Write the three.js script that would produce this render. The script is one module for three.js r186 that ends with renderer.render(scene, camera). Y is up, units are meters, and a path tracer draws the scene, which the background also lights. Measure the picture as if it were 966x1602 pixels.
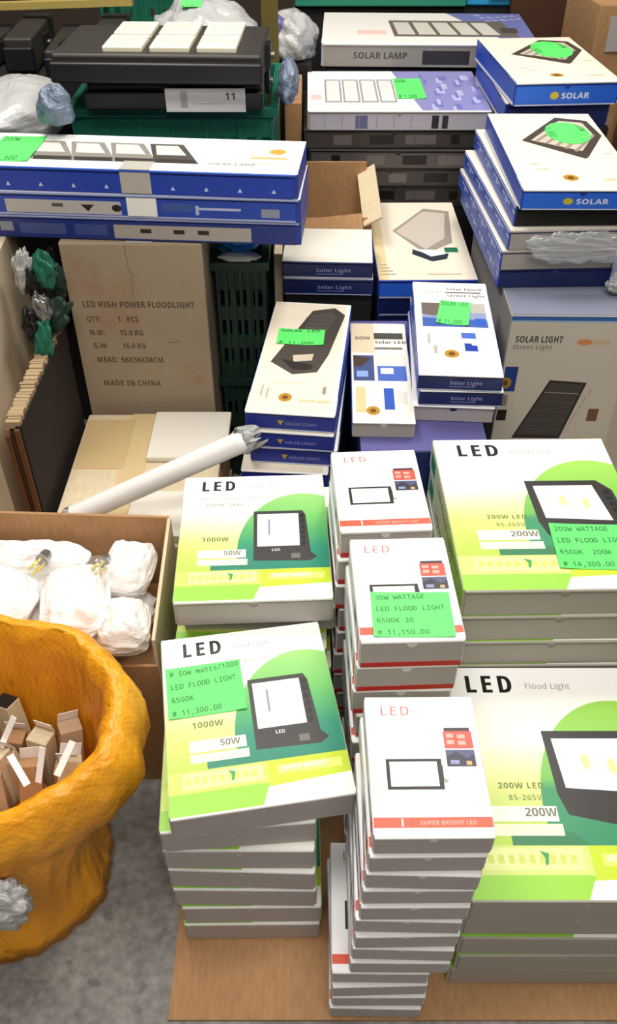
import * as THREE from 'three';
import { RoundedBoxGeometry } from 'three/addons/geometries/RoundedBoxGeometry.js';
import { mergeGeometries, mergeVertices } from 'three/addons/utils/BufferGeometryUtils.js';
import { ImprovedNoise } from 'three/addons/math/ImprovedNoise.js';
import { RectAreaLightUniformsLib } from 'three/addons/lights/RectAreaLightUniformsLib.js';

// ---------------------------------------------------------------- camera, light, exposure
const scene = new THREE.Scene();
scene.background = new THREE.Color(0x0b0a09);
const camera = new THREE.PerspectiveCamera(61.36, 966 / 1602, 0.05, 40);
camera.position.set(0, 1.56, 0);
camera.rotation.set(-41.2 * Math.PI / 180, 0, 0);
const renderer = new THREE.WebGLRenderer();
renderer.toneMapping = THREE.LinearToneMapping;
renderer.toneMappingExposure = 1.0;
renderer.shadowMap.enabled = true;
RectAreaLightUniformsLib.init();
// ceiling lamps of the store room, the last an added fill for the box fronts: [x, z, width, length, intensity]
const LAMPS = [[-0.75, -2.4, 0.6, 1.2, 14], [0.75, -2.4, 0.6, 1.2, 14], [0.0, -0.7, 1.2, 0.6, 14], [0.2, 0.9, 1.6, 0.9, 7]];
const CEILING = 2.9;

// ---------------------------------------------------------------- helpers
let seed = 20717;
const rnd = () => { seed = (seed * 1664525 + 1013904223) >>> 0; return seed / 4294967296; };
const jit = (a) => (rnd() * 2 - 1) * a;
const R = (d) => d * Math.PI / 180;
const noise = new ImprovedNoise();
const taken = {};
function numbered(n) { if (!(n in taken)) { taken[n] = 0; return n; } taken[n]++; return n + '_' + String(taken[n]).padStart(3, '0'); }
function thing(name, label, category, [x, y, z] = [0, 0, 0], turn = 0, group) {
  const o = new THREE.Group(); o.name = numbered(name); scene.add(o);
  o.position.set(x, y, z); o.rotation.y = turn;
  o.userData = { label, category }; if (group) o.userData.group = group;
  return o;
}
function obj(name, geometry, material, parent = scene, label) {
  const m = new THREE.Mesh(geometry, material); m.name = parent === scene ? numbered(name) : name; parent.add(m);
  if (label) m.userData.label = label;
  return m;
}
function tag(o, label, category, group) { o.userData = { label, category }; if (group) o.userData.group = group; return o; }
function struct(name, geometry, material, parent = scene) { const m = obj(name, geometry, material, parent); if (parent === scene) m.userData.kind = 'structure'; return m; }
const cache = {};
const memo = (k, f) => cache[k] || (cache[k] = f());
const rb = (w, h, l, r = 0.002) => memo('rb' + [w, h, l, r], () => new RoundedBoxGeometry(w, h, l, 1, r));
const bx = (w, h, l, x = 0, y = 0, z = 0) => new THREE.BoxGeometry(w, h, l).translate(x, y, z);
const at = (m, x, y, z) => { m.position.set(x, y, z); return m; };
// box uv in metres for textures that have a real size
function uvMetres(g, s = 1) {
  const p = g.attributes.position, n = g.attributes.normal, uv = g.attributes.uv;
  for (let i = 0; i < p.count; i++) {
    const ax = Math.abs(n.getX(i)), ay = Math.abs(n.getY(i)), az = Math.abs(n.getZ(i));
    if (ay >= ax && ay >= az) uv.setXY(i, p.getX(i) * s, -p.getZ(i) * s);
    else if (ax >= az) uv.setXY(i, p.getZ(i) * s, p.getY(i) * s);
    else uv.setXY(i, p.getX(i) * s, p.getY(i) * s);
  }
  return g;
}

// ---------------------------------------------------------------- textures
function canvas(w, h, draw) {
  const c = document.createElement('canvas'); c.width = w; c.height = h;
  const g = c.getContext('2d'); draw(g, w, h);
  const t = new THREE.CanvasTexture(c); t.colorSpace = THREE.SRGBColorSpace; t.anisotropy = 8; return t;
}
function fbm(x, y, z = 0, o = 4) { let s = 0, a = 0.5; for (let i = 0; i < o; i++) { s += a * noise.noise(x, y, z); x *= 2.03; y *= 2.03; a *= 0.5; } return s; }
function dataTex(n, f, srgb = true) {
  const d = new Uint8Array(n * n * 4);
  for (let j = 0; j < n; j++) for (let i = 0; i < n; i++) { const c = f(i / n, j / n); const k = (j * n + i) * 4; d[k] = c[0]; d[k + 1] = c[1]; d[k + 2] = c[2]; d[k + 3] = 255; }
  const t = new THREE.DataTexture(d, n, n); t.wrapS = t.wrapT = THREE.MirroredRepeatWrapping; t.magFilter = THREE.LinearFilter; t.minFilter = THREE.LinearMipmapLinearFilter; t.generateMipmaps = true;
  if (srgb) t.colorSpace = THREE.SRGBColorSpace; t.needsUpdate = true; return t;
}
const cl = (v) => Math.max(0, Math.min(255, v));
const texConcrete = dataTex(512, (u, v) => { const a = fbm(u * 6, v * 6, 1) * 50 + fbm(u * 60, v * 60, 4, 3) * 46; const s = fbm(u * 13, v * 13, 7) > 0.22 ? -16 : 0; return [cl(142 + a + s), cl(139 + a + s), cl(135 + a + s)]; });
const bumpConcrete = dataTex(512, (u, v) => { const a = 128 + fbm(u * 90, v * 90, 2, 3) * 150; return [cl(a), cl(a), cl(a)]; }, false);
const texKraft = dataTex(512, (u, v) => { const a = fbm(u * 5, v * 5, 3) * 20 + fbm(u * 140, v * 30, 9, 2) * 22; return [cl(176 + a), cl(134 + a * 0.95), cl(92 + a * 0.85)]; });
const texPale = dataTex(512, (u, v) => { const a = fbm(u * 5, v * 5, 13) * 18 + fbm(u * 140, v * 30, 19, 2) * 16; return [cl(208 + a), cl(190 + a), cl(158 + a * 0.9)]; });
const texSack = dataTex(512, (u, v) => { const a = fbm(u * 7, v * 7, 23) * 26; const w = (Math.sin(u * 2 * Math.PI * 60) > 0 ? 1 : -1) * (Math.sin(v * 2 * Math.PI * 60) > 0 ? 1 : -1) * 5; const st = fbm(u * 34, v * 34, 31) > 0.33 ? -24 : 0; return [cl(246 + a + w + st), cl(166 + a + w + st), cl(34 + a * 0.4 + st * 0.3)]; });
const bumpCrease = dataTex(512, (u, v) => { const a = 128 + fbm(u * 8, v * 8, 41, 5) * 230; return [cl(a), cl(a), cl(a)]; }, false);
const bumpPaper = dataTex(256, (u, v) => { const a = 128 + fbm(u * 5, v * 5, 51, 4) * 160; return [cl(a), cl(a), cl(a)]; }, false);

function txt(g, s, x, y, size, col, o = {}) {
  g.save(); g.fillStyle = col; g.font = `${o.bold === false ? '' : 'bold '}${size}px ${o.font || 'sans-serif'}`; g.textBaseline = 'middle'; g.textAlign = o.align || 'left';
  g.translate(x, y); if (o.rot) g.rotate(o.rot); if (o.sx) g.scale(o.sx, 1);
  if (o.gap) { let xx = 0; for (const ch of s) { g.fillText(ch, xx, 0); xx += g.measureText(ch).width + o.gap; } } else g.fillText(s, 0, 0);
  g.restore();
}
const poly = (g, pts, col) => { g.fillStyle = col; g.beginPath(); pts.forEach(([x, y], i) => i ? g.lineTo(x, y) : g.moveTo(x, y)); g.closePath(); g.fill(); };
const box2 = (g, x, y, w, h, col) => { g.fillStyle = col; g.fillRect(x, y, w, h); };

// green and white floodlight print; v = 0 square lamp, 1 and 2 larger boxes with a tilted lamp
function greenTop(v) {
  return canvas(800, 960, (g, W, H) => {
    const px = (a) => a * W, py = (a) => (a < 0.15 ? a + 0.012 : Math.min(1, a + (v ? 0.048 : 0.03))) * H;
    const bg = g.createLinearGradient(0, 0, px(v ? 0.1 : 0), H);
    bg.addColorStop(0, '#ffffff'); bg.addColorStop(0.2, '#fdfdf4'); bg.addColorStop(0.4, v ? '#f3f4d4' : '#f0f2c6'); bg.addColorStop(0.58, '#d2de74'); bg.addColorStop(0.8, '#b2d64a'); bg.addColorStop(1, '#a0d243');
    g.fillStyle = bg; g.fillRect(0, 0, W, H);
    const wash = g.createLinearGradient(0, 0, W, 0); wash.addColorStop(0, 'rgba(255,255,255,0)'); wash.addColorStop(1, 'rgba(255,255,255,0.5)');
    g.fillStyle = wash; g.fillRect(0, 0, W, py(0.6));
    g.save(); g.beginPath(); g.rect(0, 0, W, py(0.755)); g.clip();
    const gr = g.createLinearGradient(0, py(0.16), 0, py(0.755));
    if (v) { gr.addColorStop(0, '#a2da58'); gr.addColorStop(0.55, '#74b856'); gr.addColorStop(0.62, '#3f9463'); gr.addColorStop(1, '#2e8a62'); }
    else { gr.addColorStop(0, '#96cf72'); gr.addColorStop(0.35, '#6dbd62'); gr.addColorStop(0.6, '#43a066'); gr.addColorStop(0.75, '#208a70'); gr.addColorStop(1, '#1c8068'); }
    g.fillStyle = gr; g.beginPath(); g.ellipse(px(0.84), py(0.62), px(0.45), py(0.45), 0, 0, Math.PI * 2); g.fill();
    g.restore();
    poly(g, [[px(0.22), py(0.705)], [px(0.5), py(0.705)], [px(0.56), py(0.755)], [px(0.22), py(0.755)]], v ? '#2e7a50' : '#1f7f66');
    // bottom bands
    box2(g, 0, py(0.755), px(0.56), py(0.1), v ? '#cfe07c' : '#c6dd62'); box2(g, px(0.08), py(0.765), px(0.44), py(0.07), '#dfe89a');
    box2(g, px(0.55), py(0.755), px(0.45), py(0.12), '#c4da2e'); box2(g, px(0.6), py(0.785), px(0.36), py(0.035), '#e3ea77');
    box2(g, 0, py(0.865), px(0.54), py(0.135), '#96d23f'); poly(g, [[px(0.54), py(0.885)], [W, py(0.865)], [W, H], [px(0.5), H]], '#fbfbf0');
    txt(g, 'SUPER BRIGHT', px(0.62), py(0.802), 30, '#f9fbe8');
    for (let i = 0; i < 9; i++) box2(g, px(0.1 + i * 0.045), py(0.79), px(0.025), py(0.02), 'rgba(190,200,60,0.6)');
    poly(g, [[px(0.33), py(0.775)], [px(0.37), py(0.785)], [px(0.36), py(0.825)], [px(0.345), py(0.83)], [px(0.35), py(0.8)]], '#2f9a55');
    // headline
    txt(g, 'LED', px(0.12), py(0.075), 116, '#0b0b0b', { gap: 20, sx: 0.8 }); txt(g, 'LED', px(0.124), py(0.075), 116, '#0b0b0b', { gap: 20, sx: 0.8 });
    txt(g, 'Flood Light', px(0.43), py(0.085), 38, '#9a9a9a', { bold: false });
    if (v === 0) { txt(g, 'Aluminium housing, high lumen', px(0.12), py(0.165), 30, '#8b8b83', { bold: false }); txt(g, '6500K  IP66', px(0.16), py(0.225), 34, '#9a9a8b', { gap: 3 }); }
    txt(g, v ? '200W LED' : '1000W', px(v ? 0.2 : 0.15), py(0.515), v ? 34 : 44, '#63702a', { gap: 2 });
    if (v) txt(g, '85-265V', px(0.24), py(0.565), 30, '#7f8a45', { gap: 2 });
    box2(g, px(0.13), py(0.6), px(0.32), py(0.05), '#f6f6e2'); txt(g, v ? '200W' : '50W', px(0.3), py(0.625), 46, '#6d6d60');
    box2(g, px(0.13), py(0.672), px(0.33), py(0.034), '#eff2cf');
    // lamp
    if (v === 0) {
      poly(g, [[px(0.5), py(0.29)], [px(0.84), py(0.29)], [px(0.86), py(0.33)], [px(0.88), py(0.63)], [px(0.92), py(0.67)], [px(0.87), py(0.70)], [px(0.5), py(0.69)]], '#33302d');
      box2(g, px(0.525), py(0.315), px(0.285), py(0.235), '#ecebec'); box2(g, px(0.55), py(0.33), px(0.01), py(0.2), '#d0d0d6'); box2(g, px(0.6), py(0.36), px(0.014), py(0.12), '#8d92a8');
      for (let i = 0; i < 6; i++) box2(g, px(0.82), py(0.32 + i * 0.045), px(0.03), py(0.022), '#15130f');
      txt(g, 'LED', px(0.62), py(0.61), 26, '#d6d6d6'); box2(g, px(0.75), py(0.64), px(0.06), py(0.025), '#6e6a62');
    } else {
      poly(g, [[px(0.46), py(0.27)], [px(0.86), py(0.27)], [px(0.93), py(0.34)], [px(0.97), py(0.725)], [px(0.5), py(0.635)], [px(0.47), py(0.55)]], '#2f2d2b');
      poly(g, [[px(0.5), py(0.305)], [px(0.83), py(0.305)], [px(0.87), py(0.545)], [px(0.515), py(0.525)]], '#e9e9ef');
      poly(g, [[px(0.54), py(0.33)], [px(0.8), py(0.33)], [px(0.83), py(0.51)], [px(0.55), py(0.5)]], '#dcdde8');
      for (const [a, b] of [[0.64, 0.41], [0.76, 0.43]]) { g.fillStyle = '#eceb9e'; g.beginPath(); g.ellipse(px(a), py(b), 16, 34, 0, 0, 7); g.fill(); }
      for (let i = 0; i < 7; i++) box2(g, px(0.875 + i * 0.005), py(0.34 + i * 0.04), px(0.035), py(0.018), '#12110f');
      txt(g, 'LED', px(0.76), py(0.625), 28, '#d8d8d8', { rot: 0.12 });
    }
  });
}
const greenTop0 = greenTop(0), greenTop1 = greenTop(1);
const greenSide = canvas(512, 96, (g, W, H) => { const b = g.createLinearGradient(0, 0, W, 0); b.addColorStop(0, '#dfe6df'); b.addColorStop(0.4, '#dfe6c0'); b.addColorStop(0.75, '#b8d75a'); b.addColorStop(1, '#94cf40'); g.fillStyle = b; g.fillRect(0, 0, W, H); box2(g, 20, 20, 60, 56, '#2f9a70'); box2(g, 330, 30, 120, 12, '#5f9a30'); txt(g, 'LED Flood Light', 130, 50, 34, '#4d5a3d'); });
const whiteTop = canvas(640, 900, (g, W, H) => {
  box2(g, 0, 0, W, H, '#fdfcfb');
  txt(g, 'LED', 80, 100, 92, '#dc5a50', { gap: 12, bold: false }); txt(g, 'Flood Light', 84, 158, 26, '#e49a92', { bold: false }); txt(g, 'High quality', 440, 150, 30, '#a9a9a9', { bold: false });
  box2(g, 448, 222, 150, 24, '#3a2a30'); box2(g, 440, 246, 166, 118, '#e0513f'); for (const [x, y] of [[456, 262], [456, 306], [520, 268], [520, 312]]) box2(g, x, y, 46, 28, '#f2a598'); box2(g, 500, 262, 8, 90, '#c93a2c');
  box2(g, 440, 372, 166, 110, '#4c4f72'); poly(g, [[440, 420], [500, 384], [560, 430], [606, 400], [606, 482], [440, 482]], '#2c2c3c'); box2(g, 462, 440, 50, 26, '#8d93b5'); box2(g, 552, 446, 30, 26, '#d3a66a');
  box2(g, 92, 430, 316, 196, '#151413'); box2(g, 112, 448, 270, 158, '#f5f4e6'); box2(g, 130, 466, 232, 120, '#fbfaf0'); box2(g, 408, 560, 26, 26, '#a8a49c'); box2(g, 400, 470, 12, 100, '#2a2826');
  box2(g, 0, 792, W, 62, '#e35a41'); txt(g, 'SUPER BRIGHT LED', 250, 824, 34, '#f0a090'); box2(g, 150, 800, 10, 46, '#fbe5df');
});
const whiteSide = canvas(512, 110, (g, W, H) => { box2(g, 0, 0, W, H, '#e6ebf6'); box2(g, 430, 0, 40, H, '#d8332c'); txt(g, 'LED Flood Light', 90, 56, 40, '#b9bfd0'); box2(g, 300, 34, 70, 40, '#3c4152'); });
const stickerCache = {};
function sticker(lines, key) {
  return stickerCache[key] || (stickerCache[key] = canvas(320, 224, (g, W, H) => {
    box2(g, 0, 0, W, H, '#62ea70');
    lines.forEach((s, i) => txt(g, s, 16, 30 + i * (H - 40) / Math.max(1, lines.length - 1) * 0.95, lines.length > 2 ? 31 : 50, '#1d5a2c', { font: 'monospace', rot: -0.04 }));
  }));
}
const S_A = sticker(['# 50w watts/1000', 'LED FLOOD LIGHT', '6500K', '# 11,300.00'], 'a');
const S_B = sticker(['30W WATTAGE', 'LED FLOOD LIGHT', '6500K 30', '# 11,150.00'], 'b');
const S_C = sticker(['200W WATTAGE', 'LED FLOOD LIGHT', '6500K  200W', '# 14,300.00'], 'c');
const S_D = sticker(['SOLAR LED', '# 11,000'], 'd');
const S_E = sticker(['200W', '# 1,500'], 'e');

// blue and cream solar boxes
function gold(g, x, y, s) { g.fillStyle = '#b8862a'; g.beginPath(); g.arc(x, y, s, 0, 7); g.fill(); g.fillStyle = '#6b4a12'; g.beginPath(); g.arc(x, y, s * 0.45, 0, 7); g.fill(); }
const solarTop = canvas(440, 1000, (g, W, H) => {
  box2(g, 0, 0, W, H, '#efe3cc'); box2(g, 0, 0, W, 14, '#f6efe2'); box2(g, W - 26, 0, 26, H, '#f7f3ea');
  poly(g, [[225, 80], [350, 40], [415, 110], [360, 500], [315, 660], [190, 690], [60, 590], [95, 480]], '#4a433c');
  poly(g, [[225, 125], [335, 85], [365, 140], [318, 330], [190, 330]], '#57504c'); for (let i = 0; i < 5; i++) { box2(g, 190 + i * 6, 150 + i * 40, 150 - i * 4, 4, '#3a3430'); }
  poly(g, [[170, 520], [280, 500], [276, 560], [180, 580]], '#c9bda6'); poly(g, [[110, 560], [290, 600], [280, 640], [190, 655]], '#2c2722');
  gold(g, 180, 880, 34); txt(g, 'SOLAR LIGHT', 250, 900, 26, '#caa452'); box2(g, 50, 790, 10, 90, '#b9ab94'); box2(g, 80, 810, 10, 80, '#b9ab94'); box2(g, 360, 780, 18, 60, '#9b8e78'); box2(g, 90, 760, 180, 5, '#c9b991');
});
const solarTop2 = canvas(440, 1000, (g, W, H) => {
  box2(g, 0, 0, W, H, '#fbf8f3'); txt(g, '60W', 60, 120, 56, '#b5ada0', { bold: false }); txt(g, 'Solar Flood', 195, 80, 40, '#3f3d3b'); txt(g, 'Street Light', 195, 160, 40, '#4c4a47'); box2(g, 190, 114, 210, 14, '#3a3836');
  box2(g, 40, 250, 370, 270, '#8f9bbf'); poly(g, [[40, 250], [160, 250], [200, 330], [110, 400], [40, 380]], '#6e645c'); poly(g, [[40, 420], [410, 440], [410, 520], [40, 520]], '#4262ad'); poly(g, [[300, 250], [410, 250], [410, 360], [330, 360]], '#b8b4ac'); box2(g, 340, 420, 60, 70, '#2f5ec0');
  box2(g, 250, 580, 80, 60, '#4a6ac8'); box2(g, 260, 690, 70, 80, '#1e3fa8'); box2(g, 300, 640, 80, 70, '#cfd8ee'); box2(g, 60, 600, 16, 100, '#b5b0a6'); box2(g, 90, 720, 20, 80, '#b5b0a6'); gold(g, 185, 800, 40);
});
const solarTop3 = canvas(360, 1000, (g, W, H) => {
  box2(g, 0, 0, W, H, '#ece6da'); box2(g, 0, 0, 150, 330, '#dcccae'); txt(g, '60W', 24, 170, 50, '#6d6353'); box2(g, 150, 110, 190, 70, '#4b4844'); txt(g, 'Solar LED', 152, 215, 46, '#3c3a38'); box2(g, 150, 270, 180, 26, '#7c7770');
  box2(g, 10, 360, 130, 260, '#44507e'); poly(g, [[10, 360], [120, 390], [60, 480], [10, 470]], '#4a3a30'); box2(g, 30, 520, 70, 60, '#8aa4dd'); box2(g, 150, 350, 190, 120, '#d9dad2'); box2(g, 160, 470, 180, 150, '#4a67b8'); box2(g, 180, 490, 80, 60, '#e6ebf5');
  box2(g, 20, 680, 60, 240, '#d8c594'); gold(g, 120, 900, 40); box2(g, 190, 690, 60, 200, '#2d57b4'); box2(g, 270, 720, 60, 120, '#cfd0c8');
});
function floodTop(kind) {
  return canvas(560, 1000, (g, W, H) => {
    box2(g, 0, 0, W, H, kind ? '#e6dcc9' : '#f4ead8');
    if (kind) { box2(g, 0, 0, 60, H, '#dcc89c'); poly(g, [[130, 400], [360, 90], [520, 130], [480, 560], [300, 700]], '#9a8f84'); poly(g, [[150, 410], [350, 130], [490, 160], [440, 500], [310, 640]], '#c3b9ac'); poly(g, [[230, 640], [340, 720], [440, 690], [420, 760], [330, 790], [220, 700]], '#25303a'); poly(g, [[250, 640], [380, 650], [420, 700], [330, 730]], '#e9eeee'); box2(g, 420, 620, 80, 60, '#1d6b4a'); for (let i = 0; i < 4; i++) box2(g, 20, 820 + i * 36, 40 + i * 14, 14, '#a99a7a'); box2(g, 280, 930, 200, 14, '#c9a58a'); }
    else {
      poly(g, [[110, 400], [360, 60], [520, 110], [545, 330], [400, 620], [380, 640]], '#4b4137'); poly(g, [[160, 395], [370, 110], [490, 140], [505, 320], [390, 540]], '#cfc3b0'); for (let i = 0; i < 5; i++) poly(g, [[180 + i * 42, 400 + i * 34], [196 + i * 42, 412 + i * 34], [410 + i * 26, 140 + i * 46], [396 + i * 26, 130 + i * 46]], '#9b9082');
      gold(g, 250, 870, 36); txt(g, 'SOLAR', 400, 890, 34, '#c89a3a'); box2(g, 90, 700, 40, 18, '#c9bda8'); box2(g, 110, 760, 60, 18, '#c9bda8'); box2(g, 490, 560, 40, 22, '#cbc0ae');
    }
  });
}
const floodTop0 = floodTop(0), floodTop1 = floodTop(1);
function blueFront(base, style) {
  return canvas(512, 110, (g, W, H) => {
    box2(g, 0, 0, W, H, base);
    if (style === 0) { g.fillStyle = '#cdbb35'; g.beginPath(); g.arc(196, 54, 22, 0, 7); g.fill(); txt(g, 'SOLAR', 230, 56, 46, '#dfe6f2'); }
    if (style === 1) { poly(g, [[180, 36], [220, 36], [200, 74]], '#b59c2f'); txt(g, 'SOLAR LIGHT', 226, 58, 30, '#7f88b5'); }
    if (style === 2) { txt(g, 'Solar Light', 190, 46, 40, '#8f97bb'); box2(g, 190, 74, 160, 8, '#6f78a8'); }
    box2(g, 0, H - 8, W, 8, '#c9cfe4');
  });
}
const blueSide = canvas(1024, 110, (g, W, H) => { box2(g, 0, 0, W, H, '#2f56bd'); for (let i = 0; i < 9; i++) { box2(g, 40 + i * 112, 26, 34, 40, i % 2 ? '#a9bce6' : '#1c3a94'); box2(g, 84 + i * 112, 34, 50, 10, '#c2d0ee'); } box2(g, 0, 0, W, 10, '#d5def2'); });
const blueSideA = canvas(1024, 110, (g, W, H) => { box2(g, 0, 0, W, H, '#2450c0'); for (let i = 0; i < 22; i++) box2(g, 20 + i * 46, 0, 16, 16, '#12205a'); box2(g, 0, H - 16, W, 16, '#eef2fb'); });
// long boxes on the left
const longTop = canvas(1400, 420, (g, W, H) => {
  box2(g, 0, 0, W, H, '#fbfaf7');
  for (let i = 0; i < 4; i++) { const x = 180 + i * 178; poly(g, [[x, 90], [x + 150, 90], [x + 260, 330], [x + 70, 330]], i === 3 ? '#4f4b45' : '#8f8a82'); poly(g, [[x + 30, 110], [x + 130, 110], [x + 190, 230], [x + 60, 230]], '#d9d6cf'); poly(g, [[x + 66, 280], [x + 234, 280], [x + 260, 330], [x + 80, 330]], '#3a3631'); }
  txt(g, 'SOLAR LAMP', 1010, 320, 34, '#5d5a52'); g.fillStyle = '#d2a044'; g.beginPath(); g.arc(1290, 150, 36, 0, 7); g.fill(); box2(g, 1180, 220, 160, 26, '#d9b26a'); box2(g, 1200, 290, 130, 18, '#c9c2b2');
});
const longFront0 = canvas(1400, 120, (g, W, H) => { box2(g, 0, 0, W, H, '#1c3fae'); for (let i = 0; i < 9; i++) { const x = 150 + i * 146; if (i === 4) continue; poly(g, [[x - 10, 92], [x, 66], [x + 10, 92]], '#c9d3f0'); } });
const longFront1 = canvas(1400, 120, (g, W, H) => { box2(g, 0, 0, W, H, '#2145ae'); box2(g, 110, 20, 520, 84, '#bdb8b6'); box2(g, 320, 40, 50, 22, '#55504e'); poly(g, [[450, 44], [510, 44], [480, 86]], '#2a1a16'); g.fillStyle = '#1b1a1c'; g.beginPath(); g.arc(610, 62, 22, 0, 7); g.fill(); box2(g, 810, 20, 140, 50, '#3c56a0'); box2(g, 970, 42, 190, 16, '#aeb9dd'); box2(g, 960, 30, 16, 60, '#aeb9dd'); box2(g, 1250, 40, 80, 54, '#8d93a8'); box2(g, 0, 108, W, 12, '#aab2dc'); });
const longFront2 = canvas(1400, 120, (g, W, H) => { box2(g, 0, 0, W, H, '#1b2f7c'); box2(g, 60, 20, 60, 60, '#8a8f9f'); box2(g, 150, 24, 210, 70, '#44558f'); box2(g, 400, 24, 150, 70, '#3a4c8b'); box2(g, 580, 20, 620, 90, '#a9a29c'); for (const x of [700, 850, 960]) box2(g, x, 44, 50, 28, '#2b2522'); });
const stripTop = (a) => canvas(1024, 480, (g, W, H) => {
  box2(g, 0, 0, W, H, a ? '#f2efe9' : '#eceaf0'); poly(g, a ? [[640, 0], [W, 0], [W, H], [900, H]] : [[520, 0], [W, 0], [W, H], [640, H]], a ? '#7278b4' : '#8d8bc0');
  if (!a) { for (let i = 0; i < 26; i++) box2(g, 680 + (i * 97) % 330, 40 + (i * 53) % 400, 20 + (i % 3) * 14, 60, i % 2 ? '#b9b9dc' : '#7276b8'); for (let i = 0; i < 4; i++) { box2(g, 100 + i * 105, 110, 96, 280, '#9b9a9c'); box2(g, 110 + i * 105, 124, 76, 250, '#e3e2e0'); } box2(g, 20, 300, 60, 60, '#f0cfc8'); }
  else { poly(g, [[330, 130], [900, 130], [960, 380], [350, 380]], '#6c665e'); for (let i = 0; i < 5; i++) poly(g, [[352 + i * 98, 160], [430 + i * 98, 160], [455 + i * 103, 350], [370 + i * 103, 350]], '#d6d1c6'); box2(g, 880, 240, 80, 80, '#4e4a44'); box2(g, 170, 290, 140, 60, '#f3cdc0'); for (let i = 0; i < 14; i++) box2(g, 780 + (i * 61) % 220, 20 + (i * 37) % 100, 26, 20, '#a9aad4'); }
});
const stripTop0 = stripTop(0), stripTop1 = stripTop(1);
const greyFront = (n) => canvas(1024, 96, (g, W, H) => { box2(g, 0, 0, W, H, n === 0 ? '#b9b6c2' : ['#534e4d', '#48433f', '#5b5653', '#4a4542'][n % 4]); if (n === 0) { box2(g, 260, 8, 70, 80, '#6a6a96'); box2(g, 700, 8, 40, 80, '#2c2730'); box2(g, 760, 8, 34, 80, '#37303a'); for (let i = 0; i < 6; i++) box2(g, 80 + i * 100, 10, 4, 76, '#8f8d98'); } else { for (let i = 0; i < 7; i++) box2(g, 40 + ((i * 211 + n * 173) % 900), 16, 50 + (i * 37 % 110), 60, i % 2 ? '#1e1a18' : '#716b69'); } });
const greyFronts = [0, 1, 2, 3].map(greyFront);
const longGreyFront = canvas(1024, 96, (g, W, H) => { box2(g, 0, 0, W, H, '#8d8780'); txt(g, 'SOLAR LAMP', 140, 40, 44, '#3a3734'); box2(g, 480, 14, 230, 70, '#2a2726'); box2(g, 730, 20, 130, 60, '#8c8890'); box2(g, 880, 10, 60, 76, '#2b2933'); });
const panelFront = canvas(1000, 1100, (g, W, H) => {
  box2(g, 0, 0, W, H, '#d9d0c0'); box2(g, 0, 0, W, 20, '#3566ad'); box2(g, 0, 20, W, 8, '#9ec0e2');
  txt(g, 'SOLAR LIGHT', 30, 112, 42, '#35352f', { sx: 0.82 }); txt(g, 'Street Light', 24, 150, 30, '#8d887c', { gap: 1 }); g.fillStyle = '#e3955c'; g.beginPath(); g.ellipse(345, 124, 34, 15, 0, 0, 7); g.fill(); txt(g, 'SOLAR', 375, 124, 28, '#d5b07a');
  box2(g, 8, 250, 60, 130, '#1f3f8c'); gold(g, 18, 335, 30); box2(g, 6, 400, 36, 60, '#948c74'); box2(g, 4, 480, 46, 60, '#1a1714');
  poly(g, [[225, 318], [400, 330], [330, 640], [95, 640]], '#2c2a28'); poly(g, [[232, 330], [388, 340], [320, 622], [112, 622]], '#4b4844');
  for (let i = 1; i < 6; i++) { const y = 330 + i * 50; poly(g, [[232 - i * 20, y], [388 - i * 11.5, y + 8], [387 - i * 11.5, y + 12], [231 - i * 20, y + 4]], i === 1 ? '#a9a49c' : '#5e5a55'); }
  for (let i = 0; i < 6; i++) poly(g, [[420 - i * 14, 370 + i * 44], [432 - i * 14, 358 + i * 44], [420 - i * 18, 408 + i * 44]], '#b5ac9c'); box2(g, 440, 470, 50, 70, '#7d5a3c'); box2(g, 400, 640, 90, 40, '#d89a3a');
  box2(g, 560, 300, 380, 500, '#cabfae'); box2(g, 600, 340, 300, 16, '#8f877a'); box2(g, 600, 400, 260, 16, '#8f877a');
});
const cartonText = canvas(700, 1300, (g, W, H) => {
  g.clearRect(0, 0, W, H); box2(g, 0, 0, W, H, '#a3927a');
  for (let i = 0; i < 5000; i++) { const x = rnd() * W, y = rnd() * H; g.fillStyle = `rgba(${rnd() > 0.5 ? '215,190,150' : '110,85,55'},0.09)`; g.fillRect(x, y, 2 + rnd() * 30, 1 + rnd() * 2); }
  for (const [x, y, r] of [[90, 130, 90], [230, 280, 120], [160, 900, 120], [420, 900, 70], [600, 600, 60]]) for (let k = 0; k < 60; k++) { g.fillStyle = 'rgba(140,95,55,0.02)'; g.beginPath(); g.ellipse(x + jit(r), y + jit(r), r * (0.2 + rnd() * 0.5), r * (0.2 + rnd() * 0.4), rnd() * 3, 0, 7); g.fill(); }
  const c = '#4c4238';
  txt(g, 'LED HIGH POWER FLOODLIGHT', 60, 262, 40, c, { sx: 0.98 }); txt(g, 'QTY:', 66, 332, 36, '#5b5044'); txt(g, '1   PCS', 230, 332, 36, c); txt(g, 'N.W:', 72, 396, 36, c); txt(g, '15.0 KG', 230, 396, 36, c); txt(g, 'G.W:', 78, 460, 36, c); txt(g, '16.0 KG', 234, 460, 36, c); txt(g, 'MEAS:  56X36X38CM', 84, 530, 38, c); txt(g, 'MADE IN CHINA', 98, 650, 38, c, { gap: 2 });
  txt(g, '------', 480, 440, 34, '#6c5d48', { rot: -0.1 }); g.strokeStyle = '#7a6245'; g.lineWidth = 4; g.beginPath(); g.moveTo(322, 0); g.lineTo(326, 90); g.lineTo(340, 130); g.lineTo(330, 230); g.stroke();
});

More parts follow.
